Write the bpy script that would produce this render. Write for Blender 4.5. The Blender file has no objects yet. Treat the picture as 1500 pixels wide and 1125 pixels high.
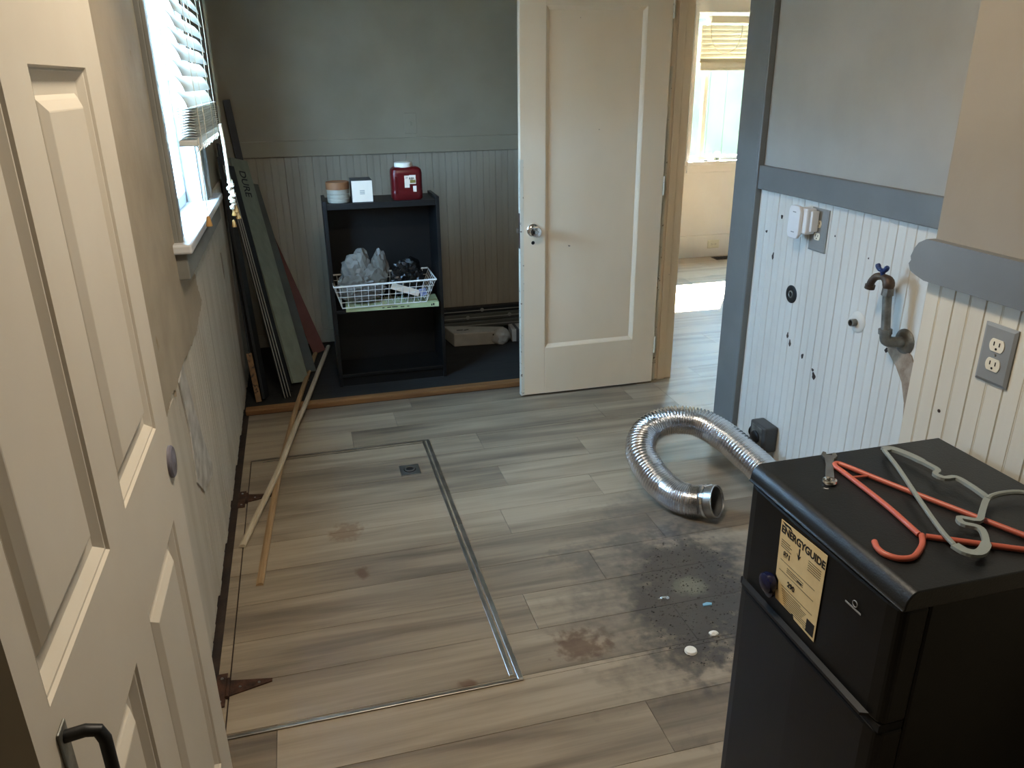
import bpy, bmesh, math, random
from mathutils import Vector, Matrix, noise as mnoise

random.seed(11)
scene = bpy.context.scene
COL = scene.collection

# ------------------------------------------------------------------ camera
cam_d = bpy.data.cameras.new('camera')
cam = bpy.data.objects.new('camera', cam_d)
COL.objects.link(cam)
PITCH, YAW, ROLL, CAM_H = 0.373587, 0.258328, -0.0113346, 1.55
fw = Vector((math.sin(YAW)*math.cos(PITCH), math.cos(YAW)*math.cos(PITCH), -math.sin(PITCH)))
r0 = Vector((math.cos(YAW), -math.sin(YAW), 0)); u0 = r0.cross(fw)
rt = r0*math.cos(ROLL) + u0*math.sin(ROLL); up = u0*math.cos(ROLL) - r0*math.sin(ROLL)
m = Matrix((rt, up, -fw)).transposed().to_4x4(); m.translation = (0, 0, CAM_H)
cam.matrix_world = m
cam_d.sensor_width = 36; cam_d.lens = 1138.714/1500*36; cam_d.clip_start = 0.02
scene.camera = cam

# ------------------------------------------------------------------ world, sun, daylight portals, exposure
world = bpy.data.worlds.new('daylight_sky'); scene.world = world
world.use_nodes = True
wn = world.node_tree.nodes; wn.clear()
bg = wn.new('ShaderNodeBackground'); wo = wn.new('ShaderNodeOutputWorld')
bg.inputs['Color'].default_value = (0.36, 0.64, 1.0, 1); bg.inputs['Strength'].default_value = 48.0
world.node_tree.links.new(bg.outputs[0], wo.inputs[0])

def add_light(name, kind, loc, direction, energy, color=(1, 1, 1), **kw):
    d = bpy.data.lights.new(name, kind); d.energy = energy; d.color = color
    for k, v in kw.items(): setattr(d, k, v)
    o = bpy.data.objects.new(name, d); COL.objects.link(o); o.location = loc
    o.rotation_euler = Vector(direction).to_track_quat('-Z', 'Y').to_euler()
    return o
add_light('sun', 'SUN', (6, 10, 6), (-0.73, -1.0, -1.0), 420.0, (1.0, 0.87, 0.75), angle=0.009)
def portal(name, loc, direction, sx, sy):
    o = add_light(name, 'AREA', loc, direction, 1.0, shape='RECTANGLE', size=sx, size_y=sy)
    o.data.cycles.is_portal = True
portal('portal_left_window', (-0.52, 3.02, 1.60), (1, 0, 0), 0.84, 1.05)
portal('portal_other_room_window', (4.15, 6.60, 1.46), (0, -1, 0), 1.65, 1.25)
vs = scene.view_settings
vs.view_transform = 'Standard'; vs.look = 'None'; vs.gamma = 1.0; vs.use_curve_mapping = False
vs.exposure = 0.70

# ------------------------------------------------------------------ helpers
def lin(h):
    h = h.lstrip('#'); c = [int(h[i:i+2], 16)/255 for i in (0, 2, 4)]
    return tuple(x/12.92 if x <= .04045 else ((x+.055)/1.055)**2.4 for x in c)

def nodes_of(name):
    mt = bpy.data.materials.new(name); mt.use_nodes = True
    nt = mt.node_tree
    return mt, nt, nt.nodes['Principled BSDF']

def mat(name, c1, c2=None, rough=0.6, metal=0.0, scale=6.0, stretch=(1, 1, 1), bump=0.0, bscale=None, detail=5,
        lo=0.35, hi=0.65, spec=0.5, coords='Object', trans=0.0, spots=None, alpha=None):
    """principled material whose colour wanders between c1 and c2, with optional bump and dark spots"""
    mt, nt, b = nodes_of(name); N, L = nt.nodes, nt.links
    c1 = lin(c1) if isinstance(c1, str) else c1
    c2 = c1 if c2 is None else (lin(c2) if isinstance(c2, str) else c2)
    b.inputs['Roughness'].default_value = rough; b.inputs['Metallic'].default_value = metal
    b.inputs['Specular IOR Level'].default_value = spec
    if coords == 'World':
        src = N.new('ShaderNodeNewGeometry').outputs['Position']
    else:
        src = N.new('ShaderNodeTexCoord').outputs['Object']
    mp = N.new('ShaderNodeMapping'); mp.inputs['Scale'].default_value = stretch; L.new(src, mp.inputs['Vector'])
    nz = N.new('ShaderNodeTexNoise'); nz.inputs['Scale'].default_value = scale; nz.inputs['Detail'].default_value = detail
    L.new(mp.outputs[0], nz.inputs['Vector'])
    rp = N.new('ShaderNodeValToRGB'); rp.color_ramp.elements[0].position = lo; rp.color_ramp.elements[1].position = hi
    rp.color_ramp.elements[0].color = (*c1, 1); rp.color_ramp.elements[1].color = (*c2, 1)
    L.new(nz.outputs['Fac'], rp.inputs[0]); col = rp.outputs[0]
    if spots:
        sc, sl, sh, scol = spots
        n2 = N.new('ShaderNodeTexNoise'); n2.inputs['Scale'].default_value = sc; n2.inputs['Detail'].default_value = 6
        L.new(src, n2.inputs['Vector'])
        r2 = N.new('ShaderNodeValToRGB'); r2.color_ramp.elements[0].position = sl; r2.color_ramp.elements[1].position = sh
        L.new(n2.outputs['Fac'], r2.inputs[0])
        mx = N.new('ShaderNodeMixRGB'); L.new(r2.outputs[0], mx.inputs[0]); L.new(col, mx.inputs[1])
        mx.inputs[2].default_value = (*lin(scol), 1); col = mx.outputs[0]
    L.new(col, b.inputs['Base Color'])
    if bump:
        n3 = N.new('ShaderNodeTexNoise'); n3.inputs['Scale'].default_value = bscale or scale*4; n3.inputs['Detail'].default_value = 6
        L.new(mp.outputs[0], n3.inputs['Vector'])
        bp = N.new('ShaderNodeBump'); bp.inputs['Strength'].default_value = bump; bp.inputs['Distance'].default_value = 0.004
        L.new(n3.outputs['Fac'], bp.inputs['Height']); L.new(bp.outputs[0], b.inputs['Normal'])
    if trans:
        tr = N.new('ShaderNodeBsdfTranslucent'); L.new(col, tr.inputs[0])
        ms = N.new('ShaderNodeMixShader'); ms.inputs[0].default_value = trans
        L.new(b.outputs[0], ms.inputs[1]); L.new(tr.outputs[0], ms.inputs[2])
        L.new(ms.outputs[0], N['Material Output'].inputs['Surface'])
    if alpha is not None:
        b.inputs['Alpha'].default_value = alpha
    return mt

class MB:
    """collects verts and faces, built as ONE mesh object"""
    def __init__(s): s.v = []; s.f = []
    def add(s, vs, fs):
        o = len(s.v); s.v += [tuple(v) for v in vs]; s.f += [tuple(o+i for i in f) for f in fs]; return s
    def box(s, lo, hi):
        x0, y0, z0 = lo; x1, y1, z1 = hi
        return s.add([(x0,y0,z0),(x1,y0,z0),(x1,y1,z0),(x0,y1,z0),(x0,y0,z1),(x1,y0,z1),(x1,y1,z1),(x0,y1,z1)],
                     [(0,3,2,1),(4,5,6,7),(0,1,5,4),(1,2,6,5),(2,3,7,6),(3,0,4,7)])
    def obox(s, c, ax, ay, az):
        """oriented box: centre and three half-axis vectors"""
        c = Vector(c); ax, ay, az = Vector(ax), Vector(ay), Vector(az)
        P = [c+sx*ax+sy*ay+sz*az for sz in (-1,1) for sx, sy in ((-1,-1),(1,-1),(1,1),(-1,1))]
        return s.add(P, [(0,3,2,1),(4,5,6,7),(0,1,5,4),(1,2,6,5),(2,3,7,6),(3,0,4,7)])
    def plank(s, p0, p1, wdir, w, t):
        """straight board from p0 to p1, wide along wdir"""
        p0, p1 = Vector(p0), Vector(p1); d = p1-p0; wv = Vector(wdir); wv = (wv - d*(wv.dot(d)/d.length_squared)).normalized()
        n = d.normalized().cross(wv)
        return s.obox((p0+p1)/2, d/2, wv*w/2, n*t/2)
    def prism(s, pts, off):
        """closed polygon pts extruded by vector off"""
        n = len(pts); off = Vector(off); P = [Vector(p) for p in pts]; Q = [p+off for p in P]
        return s.add(P+Q, [tuple(range(n))[::-1], tuple(range(n, 2*n))] + [(i, (i+1) % n, n+(i+1) % n, n+i) for i in range(n)])
    def cyl(s, p0, p1, r0, r1=None, seg=20, caps=True):
        return s.tube([p0, p1], [r0, r0 if r1 is None else r1], seg, caps)
    def tube(s, path, r, seg=10, caps=True, closed=False):
        P = [Vector(p) for p in path]; n = len(P)
        R = r if isinstance(r, (list, tuple)) else [r]*n
        ref = None; rings = []
        for i, p in enumerate(P):
            if closed: t = P[(i+1) % n]-P[i-1]
            else: t = P[min(i+1, n-1)]-P[max(i-1, 0)]
            t.normalize()
            if ref is None:
                ref = Vector((0,0,1)) if abs(t.z) < .9 else Vector((1,0,0))
            ref = (ref - t*ref.dot(t))
            if ref.length < 1e-6: ref = t.orthogonal()
            ref.normalize(); b = t.cross(ref)
            rings.append([p + R[i]*(ref*math.cos(2*math.pi*k/seg) + b*math.sin(2*math.pi*k/seg)) for k in range(seg)])
        fs = []
        m_ = n if closed else n-1
        for i in range(m_):
            j = (i+1) % n
            for k in range(seg):
                fs.append((i*seg+k, i*seg+(k+1) % seg, j*seg+(k+1) % seg, j*seg+k))
        if caps and not closed:
            fs.append(tuple(range(seg))[::-1]); fs.append(tuple((n-1)*seg+k for k in range(seg)))
        return s.add([v for rg in rings for v in rg], fs)
    def lathe(s, prof, org, axis=(0,0,1), seg=28, sx=1, sy=1, caps=True):
        """prof: (radius, height) pairs along axis"""
        a = Vector(axis).normalized(); u = a.orthogonal().normalized() if abs(a.z) < .99 else Vector((1,0,0)); w = a.cross(u); o = Vector(org)
        V = []; F = []
        for r, h in prof:
            V += [o + a*h + r*(u*sx*math.cos(2*math.pi*k/seg) + w*sy*math.sin(2*math.pi*k/seg)) for k in range(seg)]
        for i in range(len(prof)-1):
            for k in range(seg): F.append((i*seg+k, i*seg+(k+1) % seg, (i+1)*seg+(k+1) % seg, (i+1)*seg+k))
        if caps: F.append(tuple(range(seg))[::-1]); F.append(tuple((len(prof)-1)*seg+k for k in range(seg)))
        return s.add(V, F)
    def mesh(s, name, mt, org=(0,0,0), smooth=False):
        me = bpy.data.meshes.new(name); o = Vector(org)
        me.from_pydata([tuple(Vector(v)-o) for v in s.v], [], s.f)
        bm = bmesh.new(); bm.from_mesh(me); bmesh.ops.recalc_face_normals(bm, faces=bm.faces); bm.to_mesh(me); bm.free()
        if mt: me.materials.append(mt)
        if smooth:
            me.polygons.foreach_set('use_smooth', [True]*len(me.polygons))
            try: me.set_sharp_from_angle(angle=math.radians(smooth if smooth is not True else 40))
            except Exception: pass
        me.update(); return me

ORG = {}
def tag(o, label, cat, group=None, kind=None):
    if label: o['label'] = label
    if cat: o['category'] = cat
    if group: o['group'] = group
    if kind: o['kind'] = kind
    return o
def thing(name, label, cat, loc, group=None, kind=None):
    o = bpy.data.objects.new(name, None); COL.objects.link(o); o.location = loc; o.empty_display_size = .05
    ORG[o.name] = Vector(loc); return tag(o, label, cat, group, kind)
def build(name, mb, mt, parent=None, loc=None, smooth=False, bevel=0, label=None, cat=None, group=None, kind=None, tone=None):
    """one mesh object; mb holds WORLD coordinates. loc = origin for a top-level mesh."""
    if parent is not None: org = ORG[parent.name]
    else: org = Vector(loc if loc is not None else (0,0,0))
    o = bpy.data.objects.new(name, mb.mesh(name, mt, org, smooth)); COL.objects.link(o)
    ORG[o.name] = org
    if parent is not None: o.parent = parent
    else: o.location = org
    if bevel:
        bv = o.modifiers.new('bevel', 'BEVEL'); bv.width = bevel; bv.segments = 2; bv.limit_method = 'ANGLE'
    if tone is not None: o['tone'] = tone
    return tag(o, label, cat, group, kind)
def text_part(name, txt, size, mtx, mt, parent, extrude=0.0002, align='CENTER', bold=0.0, squeeze=1.0):
    cu = bpy.data.curves.new(name, 'FONT'); cu.body = txt; cu.size = size; cu.align_x = align; cu.align_y = 'CENTER'
    cu.extrude = extrude; cu.offset = bold
    tmp = bpy.data.objects.new(name+'_tmp', cu); me = bpy.data.meshes.new_from_object(tmp)
    bpy.data.objects.remove(tmp); bpy.data.curves.remove(cu)
    me.transform(Matrix.Diagonal((squeeze, 1, 1, 1))); me.transform(mtx); me.transform(Matrix.Translation(-ORG[parent.name]))
    me.materials.clear(); me.materials.append(mt); me.name = name
    o = bpy.data.objects.new(name, me); COL.objects.link(o); o.parent = parent; ORG[o.name] = ORG[parent.name]
    return o
def frame_mtx(org, xdir, ydir):
    x = Vector(xdir).normalized(); y = Vector(ydir).normalized(); z = x.cross(y)
    M = Matrix((x, y, z)).transposed().to_4x4(); M.translation = org; return M
def spline(pts, n):
    """Catmull-Rom through pts"""
    P = [Vector(p) for p in pts]; P = [2*P[0]-P[1]] + P + [2*P[-1]-P[-2]]; out = []
    segs = len(P)-3
    for i in range(n+1):
        t = i/n*segs; k = min(int(t), segs-1); t -= k; a, b, c, d = P[k:k+4]
        out.append(.5*((2*b)+(c-a)*t+(2*a-5*b+4*c-d)*t*t+(3*b-a-3*c+d)*t**3))
    return out
def crumple(parts, seed, floor_z):
    """creased plastic film: faceted lumps with sharp random folds"""
    rnd = random.Random(seed); mb = MB()
    for c, r, sub in parts:
        bm = bmesh.new(); bmesh.ops.create_icosphere(bm, subdivisions=sub, radius=1.0)
        for v in bm.verts:
            p = v.co*(1+rnd.uniform(-.16, .13)); q = Vector((p.x*r[0], p.y*r[1], p.z*r[2]))+Vector(c)
            if q.z < floor_z: q.z = floor_z
            v.co = q
        bm.verts.index_update()
        mb.add([v.co.copy() for v in bm.verts], [tuple(v.index for v in f.verts) for f in bm.faces]); bm.free()
    return mb
def blob(center, rad, seed, amp, sub=4, freq=2.0, ridged=True, flat=None):
    """crumpled closed surface"""
    bm = bmesh.new(); bmesh.ops.create_icosphere(bm, subdivisions=sub, radius=1.0)
    mb = MB(); off = Vector((seed*3.1, seed*1.7, seed*.9))
    for v in bm.verts:
        p = v.co.copy(); nz = 0; a = 1; f = freq
        for _ in range(4):
            q = mnoise.noise(p*f+off); nz += a*((1-2*abs(q)) if ridged else q); a *= .5; f *= 2.1
        p *= 1+amp*nz
        q = Vector((p.x*rad[0], p.y*rad[1], p.z*rad[2])) + Vector(center)
        if flat is not None and q.z < flat: q.z = flat + (q.z-flat)*.03
        v.co = q
    bm.verts.ensure_lookup_table()
    mb.add([v.co for v in bm.verts], [tuple(v.index for v in f.verts) for f in bm.faces]); bm.free(); return mb

# ------------------------------------------------------------------ materials
M = {}
M['plaster'] = mat('grey_wall_paint', '#a6a39a', '#9c9990', .75, scale=3, bump=.12, bscale=60, coords='World')
M['plaster_front'] = mat('grey_wall_paint_darkened', '#938b7d', '#8a8274', .75, scale=3, bump=.12, bscale=60, coords='World')  # same grey wall paint, darkened to offset strong lamp light on the front wall
M['plaster_back'] = mat('grey_green_wall_paint', '#a69a83', '#9c9079', .8, scale=3, bump=.1, bscale=60, coords='World')
M['patch'] = mat('bare_tan_plaster', '#b6a892', '#a3957f', .85, scale=4, bump=.3, bscale=30, coords='World', spots=(12, .70, .78, '#8f7a50'))
M['white_board'] = mat('white_beadboard_paint', '#d9d8d0', '#cfcdc4', .55, scale=5, stretch=(1, 1, .15), bump=.12, bscale=60, coords='World',
                       spots=(40, .755, .775, '#6b5a4c'))
M['cream_board'] = mat('cream_beadboard_paint', '#d2cdbd', '#c8c2b1', .6, scale=5, stretch=(1, 1, .15), bump=.1, bscale=50, coords='World')
M['left_board'] = mat('off_white_beadboard_paint', '#d2cabb', '#c3baa9', .7, scale=4, stretch=(1, 3, .4), bump=.2, bscale=50, coords='World')
M['back_board'] = mat('grey_green_beadboard_paint', '#aea491', '#a19784', .7, scale=4, stretch=(3, 1, .4), bump=.15, bscale=50, coords='World')
M['grey_trim'] = mat('slate_grey_trim_paint', '#717473', '#696c6b', .45, scale=5, bump=.1, bscale=40, coords='World')
M['green_trim'] = mat('dull_grey_trim_paint', '#8e8d86', '#7f7e77', .55, scale=5, bump=.1, bscale=40, coords='World')
M['door_white'] = mat('white_door_paint', '#d6cdbd', '#cfc5b4', .5, scale=3, coords='World')
M['door_old'] = mat('old_ivory_door_paint', '#ead9bf', '#e1cfb3', .45, scale=2, stretch=(1, 1, .5), bump=.1, bscale=25, coords='World',
                    spots=(21, .76, .78, '#8a7a65'))
M['chipped'] = mat('chipped_ivory_paint', '#dcd6c4', '#cfc8b4', .5, scale=2, bump=.2, bscale=25, coords='World', spots=(55, .64, .67, '#6b5a48'))
M['cream'] = mat('cream_wall_paint', '#ebe5de', '#e5ded6', .7, scale=3, coords='World')
M['ceiling'] = mat('ceiling_white', '#d8d5cc', '#cfccc2', .8, coords='World')
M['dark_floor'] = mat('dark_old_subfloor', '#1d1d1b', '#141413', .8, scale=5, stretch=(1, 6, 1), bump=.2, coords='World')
M['gap'] = mat('dark_wood_gap', '#3a2c22', '#231a14', .8, scale=12, bump=.4, coords='World')
M['thresh'] = mat('brown_pine_threshold', '#8b6238', '#6e4a28', .6, scale=6, stretch=(.5, 6, 6), bump=.15, coords='World')
M['black_lam'] = mat('black_laminate', '#060808', '#050606', .5, scale=4)
M['black_fridge'] = mat('black_fridge_plastic', '#07090a', '#060707', .42, spec=.3, scale=30, bump=.03, bscale=220)
M['black_top'] = mat('black_textured_steel_top', '#181b1c', '#131617', .38, scale=12, bump=.12, bscale=260)
M['black_gloss'] = mat('black_glossy_plastic', '#0b0c0e', rough=.15)
M['chrome'] = mat('chrome', (.75, .75, .75), rough=.12, metal=1)
M['steel'] = mat('dull_steel', (.45, .45, .43), (.30, .29, .27), rough=.35, metal=1, scale=20)
M['alu'] = mat('aluminium_foil_duct', (.86, .87, .88), (.72, .73, .75), rough=.2, metal=1, scale=25, bump=.25, bscale=120)
M['alu_in'] = mat('duct_inside', (.20, .20, .19), rough=.5, metal=.6)
M['galv'] = mat('galvanised_pipe', '#8f8f88', '#5d5b54', .5, metal=.7, scale=25, bump=.2)
M['brass'] = mat('tarnished_brass', '#6d5c4a', '#4d4038', .5, metal=.6, scale=30)
M['blue'] = mat('blue_plastic', '#1c3263', '#162852', .4)
M['rust'] = mat('rusty_hinge_iron', '#54382a', '#33241c', .7, metal=.35, scale=30, bump=.4)
M['bronze_strip'] = mat('bronze_edge_strip', (.36, .32, .27), (.22, .20, .17), rough=.35, metal=.9, scale=10)
M['alu_strip'] = mat('bright_edge_strip', (.62, .58, .54), (.42, .39, .36), rough=.28, metal=1, scale=12)
M['stick_w'] = mat('pale_wood_moulding', '#cdbfa5', '#b7a88c', .55, scale=6, stretch=(8, .6, 8))
M['stick_b'] = mat('tan_wood_moulding', '#ad8f6a', '#957854', .55, scale=6, stretch=(8, .6, 8))
M['white_plastic'] = mat('white_plastic', '#e8e9e8', '#e0e1e0', .35)
M['ivory_plastic'] = mat('ivory_outlet_plastic', '#e6dfca', '#ddd5be', .35)
M['grey_plate'] = mat('grey_cover_plate', '#8b8d8b', '#828482', .4)
M['black'] = mat('matte_black', '#141414', '#0f0f0f', .5)
M['dark_hole'] = mat('dark_opening', '#0d0c0b', rough=.9)
M['coral'] = mat('coral_plastic', '#c0644f', '#b55a47', .4)
M['grey_hanger'] = mat('grey_green_plastic', '#8d948f', '#848b86', .4)
M['label'] = mat('tan_paper_label', '#e2c893', '#d6bb85', .7, scale=20)
M['ink'] = mat('black_print', '#16130f', rough=.8)
M['logo'] = mat('silver_print', '#8d8f90', rough=.4)
M['magnet'] = mat('navy_magnet', '#10143a', '#0c0f2c', .25)
M['red_jug'] = mat('red_jug_plastic', '#5c0e12', '#4d0a0d', .3)
M['cap_white'] = mat('white_cap', '#efe9da', rough=.4)
M['tub_brown'] = mat('brown_lid', '#8a5d3b', '#7a5032', .6, scale=14)
M['tub_body'] = mat('striped_tub', '#a8a496', '#8f8b7e', .5, scale=2, stretch=(.2, .2, 40))
M['box_white'] = mat('white_card', '#f0e4d2', '#e9dcc9', .6)
M['box_grey'] = mat('dark_card', '#4a4a48', '#3a3a39', .5)
M['wire'] = mat('white_coated_wire', '#dcdcd6', rough=.35)
M['bag'] = mat('clear_plastic_bag', '#a19e95', '#86837b', .35, scale=6, trans=.4, alpha=.8)
M['bag_black'] = mat('black_bin_bag', '#060707', '#0a0b0c', .38, scale=8)
M['green_card'] = mat('pale_green_card', '#b9c69a', '#a9b78b', .6, scale=8)
M['green_board'] = mat('grey_green_board', '#8b917f', '#7f8575', .6, scale=5, stretch=(6, 6, .5))
M['red_board'] = mat('dark_red_board', '#6a3429', '#552a22', .6, scale=5)
M['grey_board'] = mat('grey_board', '#5d5f58', '#4f514b', .6, scale=5)
M['dark_board'] = mat('near_black_board', '#1d2124', '#15191b', .5, scale=5)
M['light_edge'] = mat('pale_edge', '#9a9a90', '#85857c', .5)
M['leopard'] = mat('spotted_wood_strip', '#86653f', '#6b4e30', .6, scale=30, spots=(60, .55, .6, '#3a2919'))
M['yellow'] = mat('dull_yellow_label', '#8f8540', '#7d7436', .6)
M['pkg'] = mat('white_package', '#b7b3a8', '#a19d92', .5, scale=8)
M['slat'] = mat('white_blind_slat', '#e6e4dc', '#dedbd2', .45, trans=.30)
M['slat_cream'] = mat('cream_blind_slat', '#efe6cf', '#e8dec4', .45, trans=.03)
M['cord'] = mat('white_cord', '#e8dcc6', '#d8c9ae', .8)
M['tassel'] = mat('wooden_tassel', '#c69a5c', '#b4884b', .5)
M['sash'] = mat('white_sash_paint', '#d9dadb', '#cfd0d0', .4)
M['paper'] = mat('torn_white_paper', '#d6d2ca', '#a8a298', .8, scale=16, bump=.3)
M['torn'] = mat('torn_brown_plaster', '#b0a08c', '#8b7966', .9, scale=20, bump=.6)
M['disc'] = mat('grey_violet_disc', '#76727c', '#6a6670', .4)
M['debris'] = mat('dirt_debris', '#6a665f', '#2c2a28', .9, scale=60)
M['clump'] = mat('yellowish_lint', '#77746a', '#5c5a51', .9, scale=30, bump=.5)
M['leaf'] = mat('hedge_leaves', '#2b5238', '#183422', .8, scale=8, spec=.1)
M['fence'] = mat('added_fence_green', (.014, .026, .014), (.008, .016, .009), .8, scale=5, stretch=(1, 1, .3), coords='World')
M['grass'] = mat('outdoor_grass', '#77735f', '#656150', .9, scale=3, coords='World')
M['lid_metal'] = mat('tin_lid', (.6, .6, .58), rough=.3, metal=1)

def glass_mat(name, tint, tr_col, amount, scale=9):
    """dusty pane: mostly see-through, partly scattering"""
    mt, nt, b = nodes_of(name); N, L = nt.nodes, nt.links; N.remove(b)
    t = N.new('ShaderNodeBsdfTransparent'); t.inputs[0].default_value = (*tint, 1)
    s = N.new('ShaderNodeBsdfTranslucent'); g = N.new('ShaderNodeBsdfGlossy'); g.inputs['Roughness'].default_value = .05
    tc = N.new('ShaderNodeTexCoord'); nz = N.new('ShaderNodeTexNoise'); nz.inputs['Scale'].default_value = scale; nz.inputs['Detail'].default_value = 8
    L.new(tc.outputs['Object'], nz.inputs['Vector'])
    rp = N.new('ShaderNodeValToRGB'); rp.color_ramp.elements[0].position = .35; rp.color_ramp.elements[1].position = .7
    rp.color_ramp.elements[0].color = (*tr_col[0], 1); rp.color_ramp.elements[1].color = (*tr_col[1], 1)
    L.new(nz.outputs['Fac'], rp.inputs[0]); L.new(rp.outputs[0], s.inputs[0])
    mx = N.new('ShaderNodeMixShader'); mx.inputs[0].default_value = amount
    L.new(t.outputs[0], mx.inputs[1]); L.new(s.outputs[0], mx.inputs[2])
    m2 = N.new('ShaderNodeMixShader'); m2.inputs[0].default_value = .05
    L.new(mx.outputs[0], m2.inputs[1]); L.new(g.outputs[0], m2.inputs[2]); L.new(m2.outputs[0], N['Material Output'].inputs['Surface'])
    return mt
M['glass'] = glass_mat('dusty_window_glass', (1, 1, 1), ((.55, .55, .55), (.9, .9, .88)), .22)
M['glass_green'] = glass_mat('mottled_green_glass', (.74, .76, .73), ((.30, .55, .42), (.70, .9, .80)), .003, 5)
M['jar_glass'] = glass_mat('jar_glass', (.9, .95, .92), ((.6, .6, .6), (.8, .8, .8)), .15)

def floor_material():
    mt, nt, b = nodes_of('grey_oak_vinyl_plank'); N, L = nt.nodes, nt.links
    def math_(op, a, c=None):
        n = N.new('ShaderNodeMath'); n.operation = op
        for i, x in enumerate((a, c)):
            if x is None: continue
            if isinstance(x, (int, float)): n.inputs[i].default_value = x
            else: L.new(x, n.inputs[i])
        return n.outputs[0]
    pos = N.new('ShaderNodeNewGeometry').outputs['Position']
    at = N.new('ShaderNodeAttribute'); at.attribute_type = 'OBJECT'; at.attribute_name = 'tone'
    tone = at.outputs['Fac']
    off = N.new('ShaderNodeCombineXYZ'); L.new(math_('MULTIPLY', tone, 37.0), off.inputs[0]); L.new(math_('MULTIPLY', tone, 11.0), off.inputs[2])
    va = N.new('ShaderNodeVectorMath'); L.new(pos, va.inputs[0]); L.new(off.outputs[0], va.inputs[1])
    def grain(sx, sy, scale, detail):
        mp = N.new('ShaderNodeMapping'); mp.inputs['Scale'].default_value = (sx, sy, 1); L.new(va.outputs[0], mp.inputs['Vector'])
        nz = N.new('ShaderNodeTexNoise'); nz.inputs['Scale'].default_value = scale; nz.inputs['Detail'].default_value = detail
        nz.inputs['Distortion'].default_value = .6
        L.new(mp.outputs[0], nz.inputs['Vector']); return nz.outputs['Fac']
    g1 = grain(.55, 6, 2.2, 6); g2 = grain(1.5, 40, 2.5, 4)
    f = math_('ADD', math_('MULTIPLY', g1, .95), math_('ADD', math_('MULTIPLY', g2, .22), math_('MULTIPLY', tone, .40)))
    rp = N.new('ShaderNodeValToRGB'); e = rp.color_ramp.elements
    e[0].position = .45; e[0].color = (*lin('#5d5347'), 1); e[1].position = 1.12/1.2; e[1].color = (*lin('#a4957f'), 1)
    k = e.new(.68); k.color = (*lin('#827563'), 1)
    L.new(f, rp.inputs[0]); col = rp.outputs[0]
    sep = N.new('ShaderNodeSeparateXYZ'); L.new(pos, sep.inputs[0])
    nzb = N.new('ShaderNodeTexNoise'); nzb.inputs['Scale'].default_value = 9; nzb.inputs['Detail'].default_value = 8; L.new(pos, nzb.inputs['Vector'])
    nzf = N.new('ShaderNodeTexNoise'); nzf.inputs['Scale'].default_value = 34; nzf.inputs['Detail'].default_value = 8; L.new(pos, nzf.inputs['Vector'])
    def stain(cx, cy, rx, ry, rot, colr, strength, wob, edge):
        nonlocal col
        dx = math_('SUBTRACT', sep.outputs[0], cx); dy = math_('SUBTRACT', sep.outputs[1], cy); c, s = math.cos(rot), math.sin(rot)
        u = math_('DIVIDE', math_('ADD', math_('MULTIPLY', dx, c), math_('MULTIPLY', dy, s)), rx)
        v = math_('DIVIDE', math_('SUBTRACT', math_('MULTIPLY', dy, c), math_('MULTIPLY', dx, s)), ry)
        d = math_('SQRT', math_('ADD', math_('MULTIPLY', u, u), math_('MULTIPLY', v, v)))
        d = math_('ADD', d, math_('MULTIPLY', math_('SUBTRACT', nzb.outputs['Fac'], .5), wob))
        d = math_('ADD', d, math_('MULTIPLY', math_('SUBTRACT', nzf.outputs['Fac'], .5), wob*.8))
        r = N.new('ShaderNodeMapRange'); r.inputs['From Min'].default_value = 1-edge; r.inputs['From Max'].default_value = 1+edge
        r.inputs['To Min'].default_value = strength; r.inputs['To Max'].default_value = 0; L.new(d, r.inputs['Value'])
        mx = N.new('ShaderNodeMixRGB'); L.new(r.outputs[0], mx.inputs[0]); L.new(col, mx.inputs[1]); mx.inputs[2].default_value = (*lin(colr), 1); col = mx.outputs[0]
    stain(1.09, 1.87, .19, .33, -.35, '#2e2b29', .92, 1.5, .25)      # lint and dirt by the fridge
    stain(1.05, 1.93, .28, .44, -.35, '#544e48', .55, 2.0, .4)
    stain(1.10, 1.905, .05, .045, 0, '#7c7967', .8, 1.4, .4)
    stain(1.02, 2.22, .07, .04, .2, '#5a544c', .6, 3.0, .4)
    stain(.80, 2.18, .05, .06, 0, '#5d564e', .5, 3.0, .4)
    stain(.66, 1.735, .07, .05, .1, '#5a3f2c', .7, 3.0, .3)
    stain(.035, 2.54, .055, .05, .3, '#7a6047', .65, 3.0, .25)
    stain(.07, 2.27, .02, .04, 0, '#5c3c28', .7, 2.0, .3)
    stain(.30, 1.67, .03, .015, 0, '#5c3c28', .6, 2.0, .3)
    L.new(col, b.inputs['Base Color'])
    rr = N.new('ShaderNodeMapRange'); rr.inputs['To Min'].default_value = .24; rr.inputs['To Max'].default_value = .46
    L.new(nzb.outputs['Fac'], rr.inputs['Value']); L.new(rr.outputs[0], b.inputs['Roughness'])
    bp = N.new('ShaderNodeBump'); bp.inputs['Strength'].default_value = .12; bp.inputs['Distance'].default_value = .003
    L.new(g2, bp.inputs['Height']); L.new(bp.outputs[0], b.inputs['Normal'])
    return mt
M['floor'] = floor_material()

XL, XR, XC, YB, YF = -.386, 1.75, 1.28, 4.88, 6.45     # wall planes: left, right, front chase, back, other room's far wall
CEIL = 2.5

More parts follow.
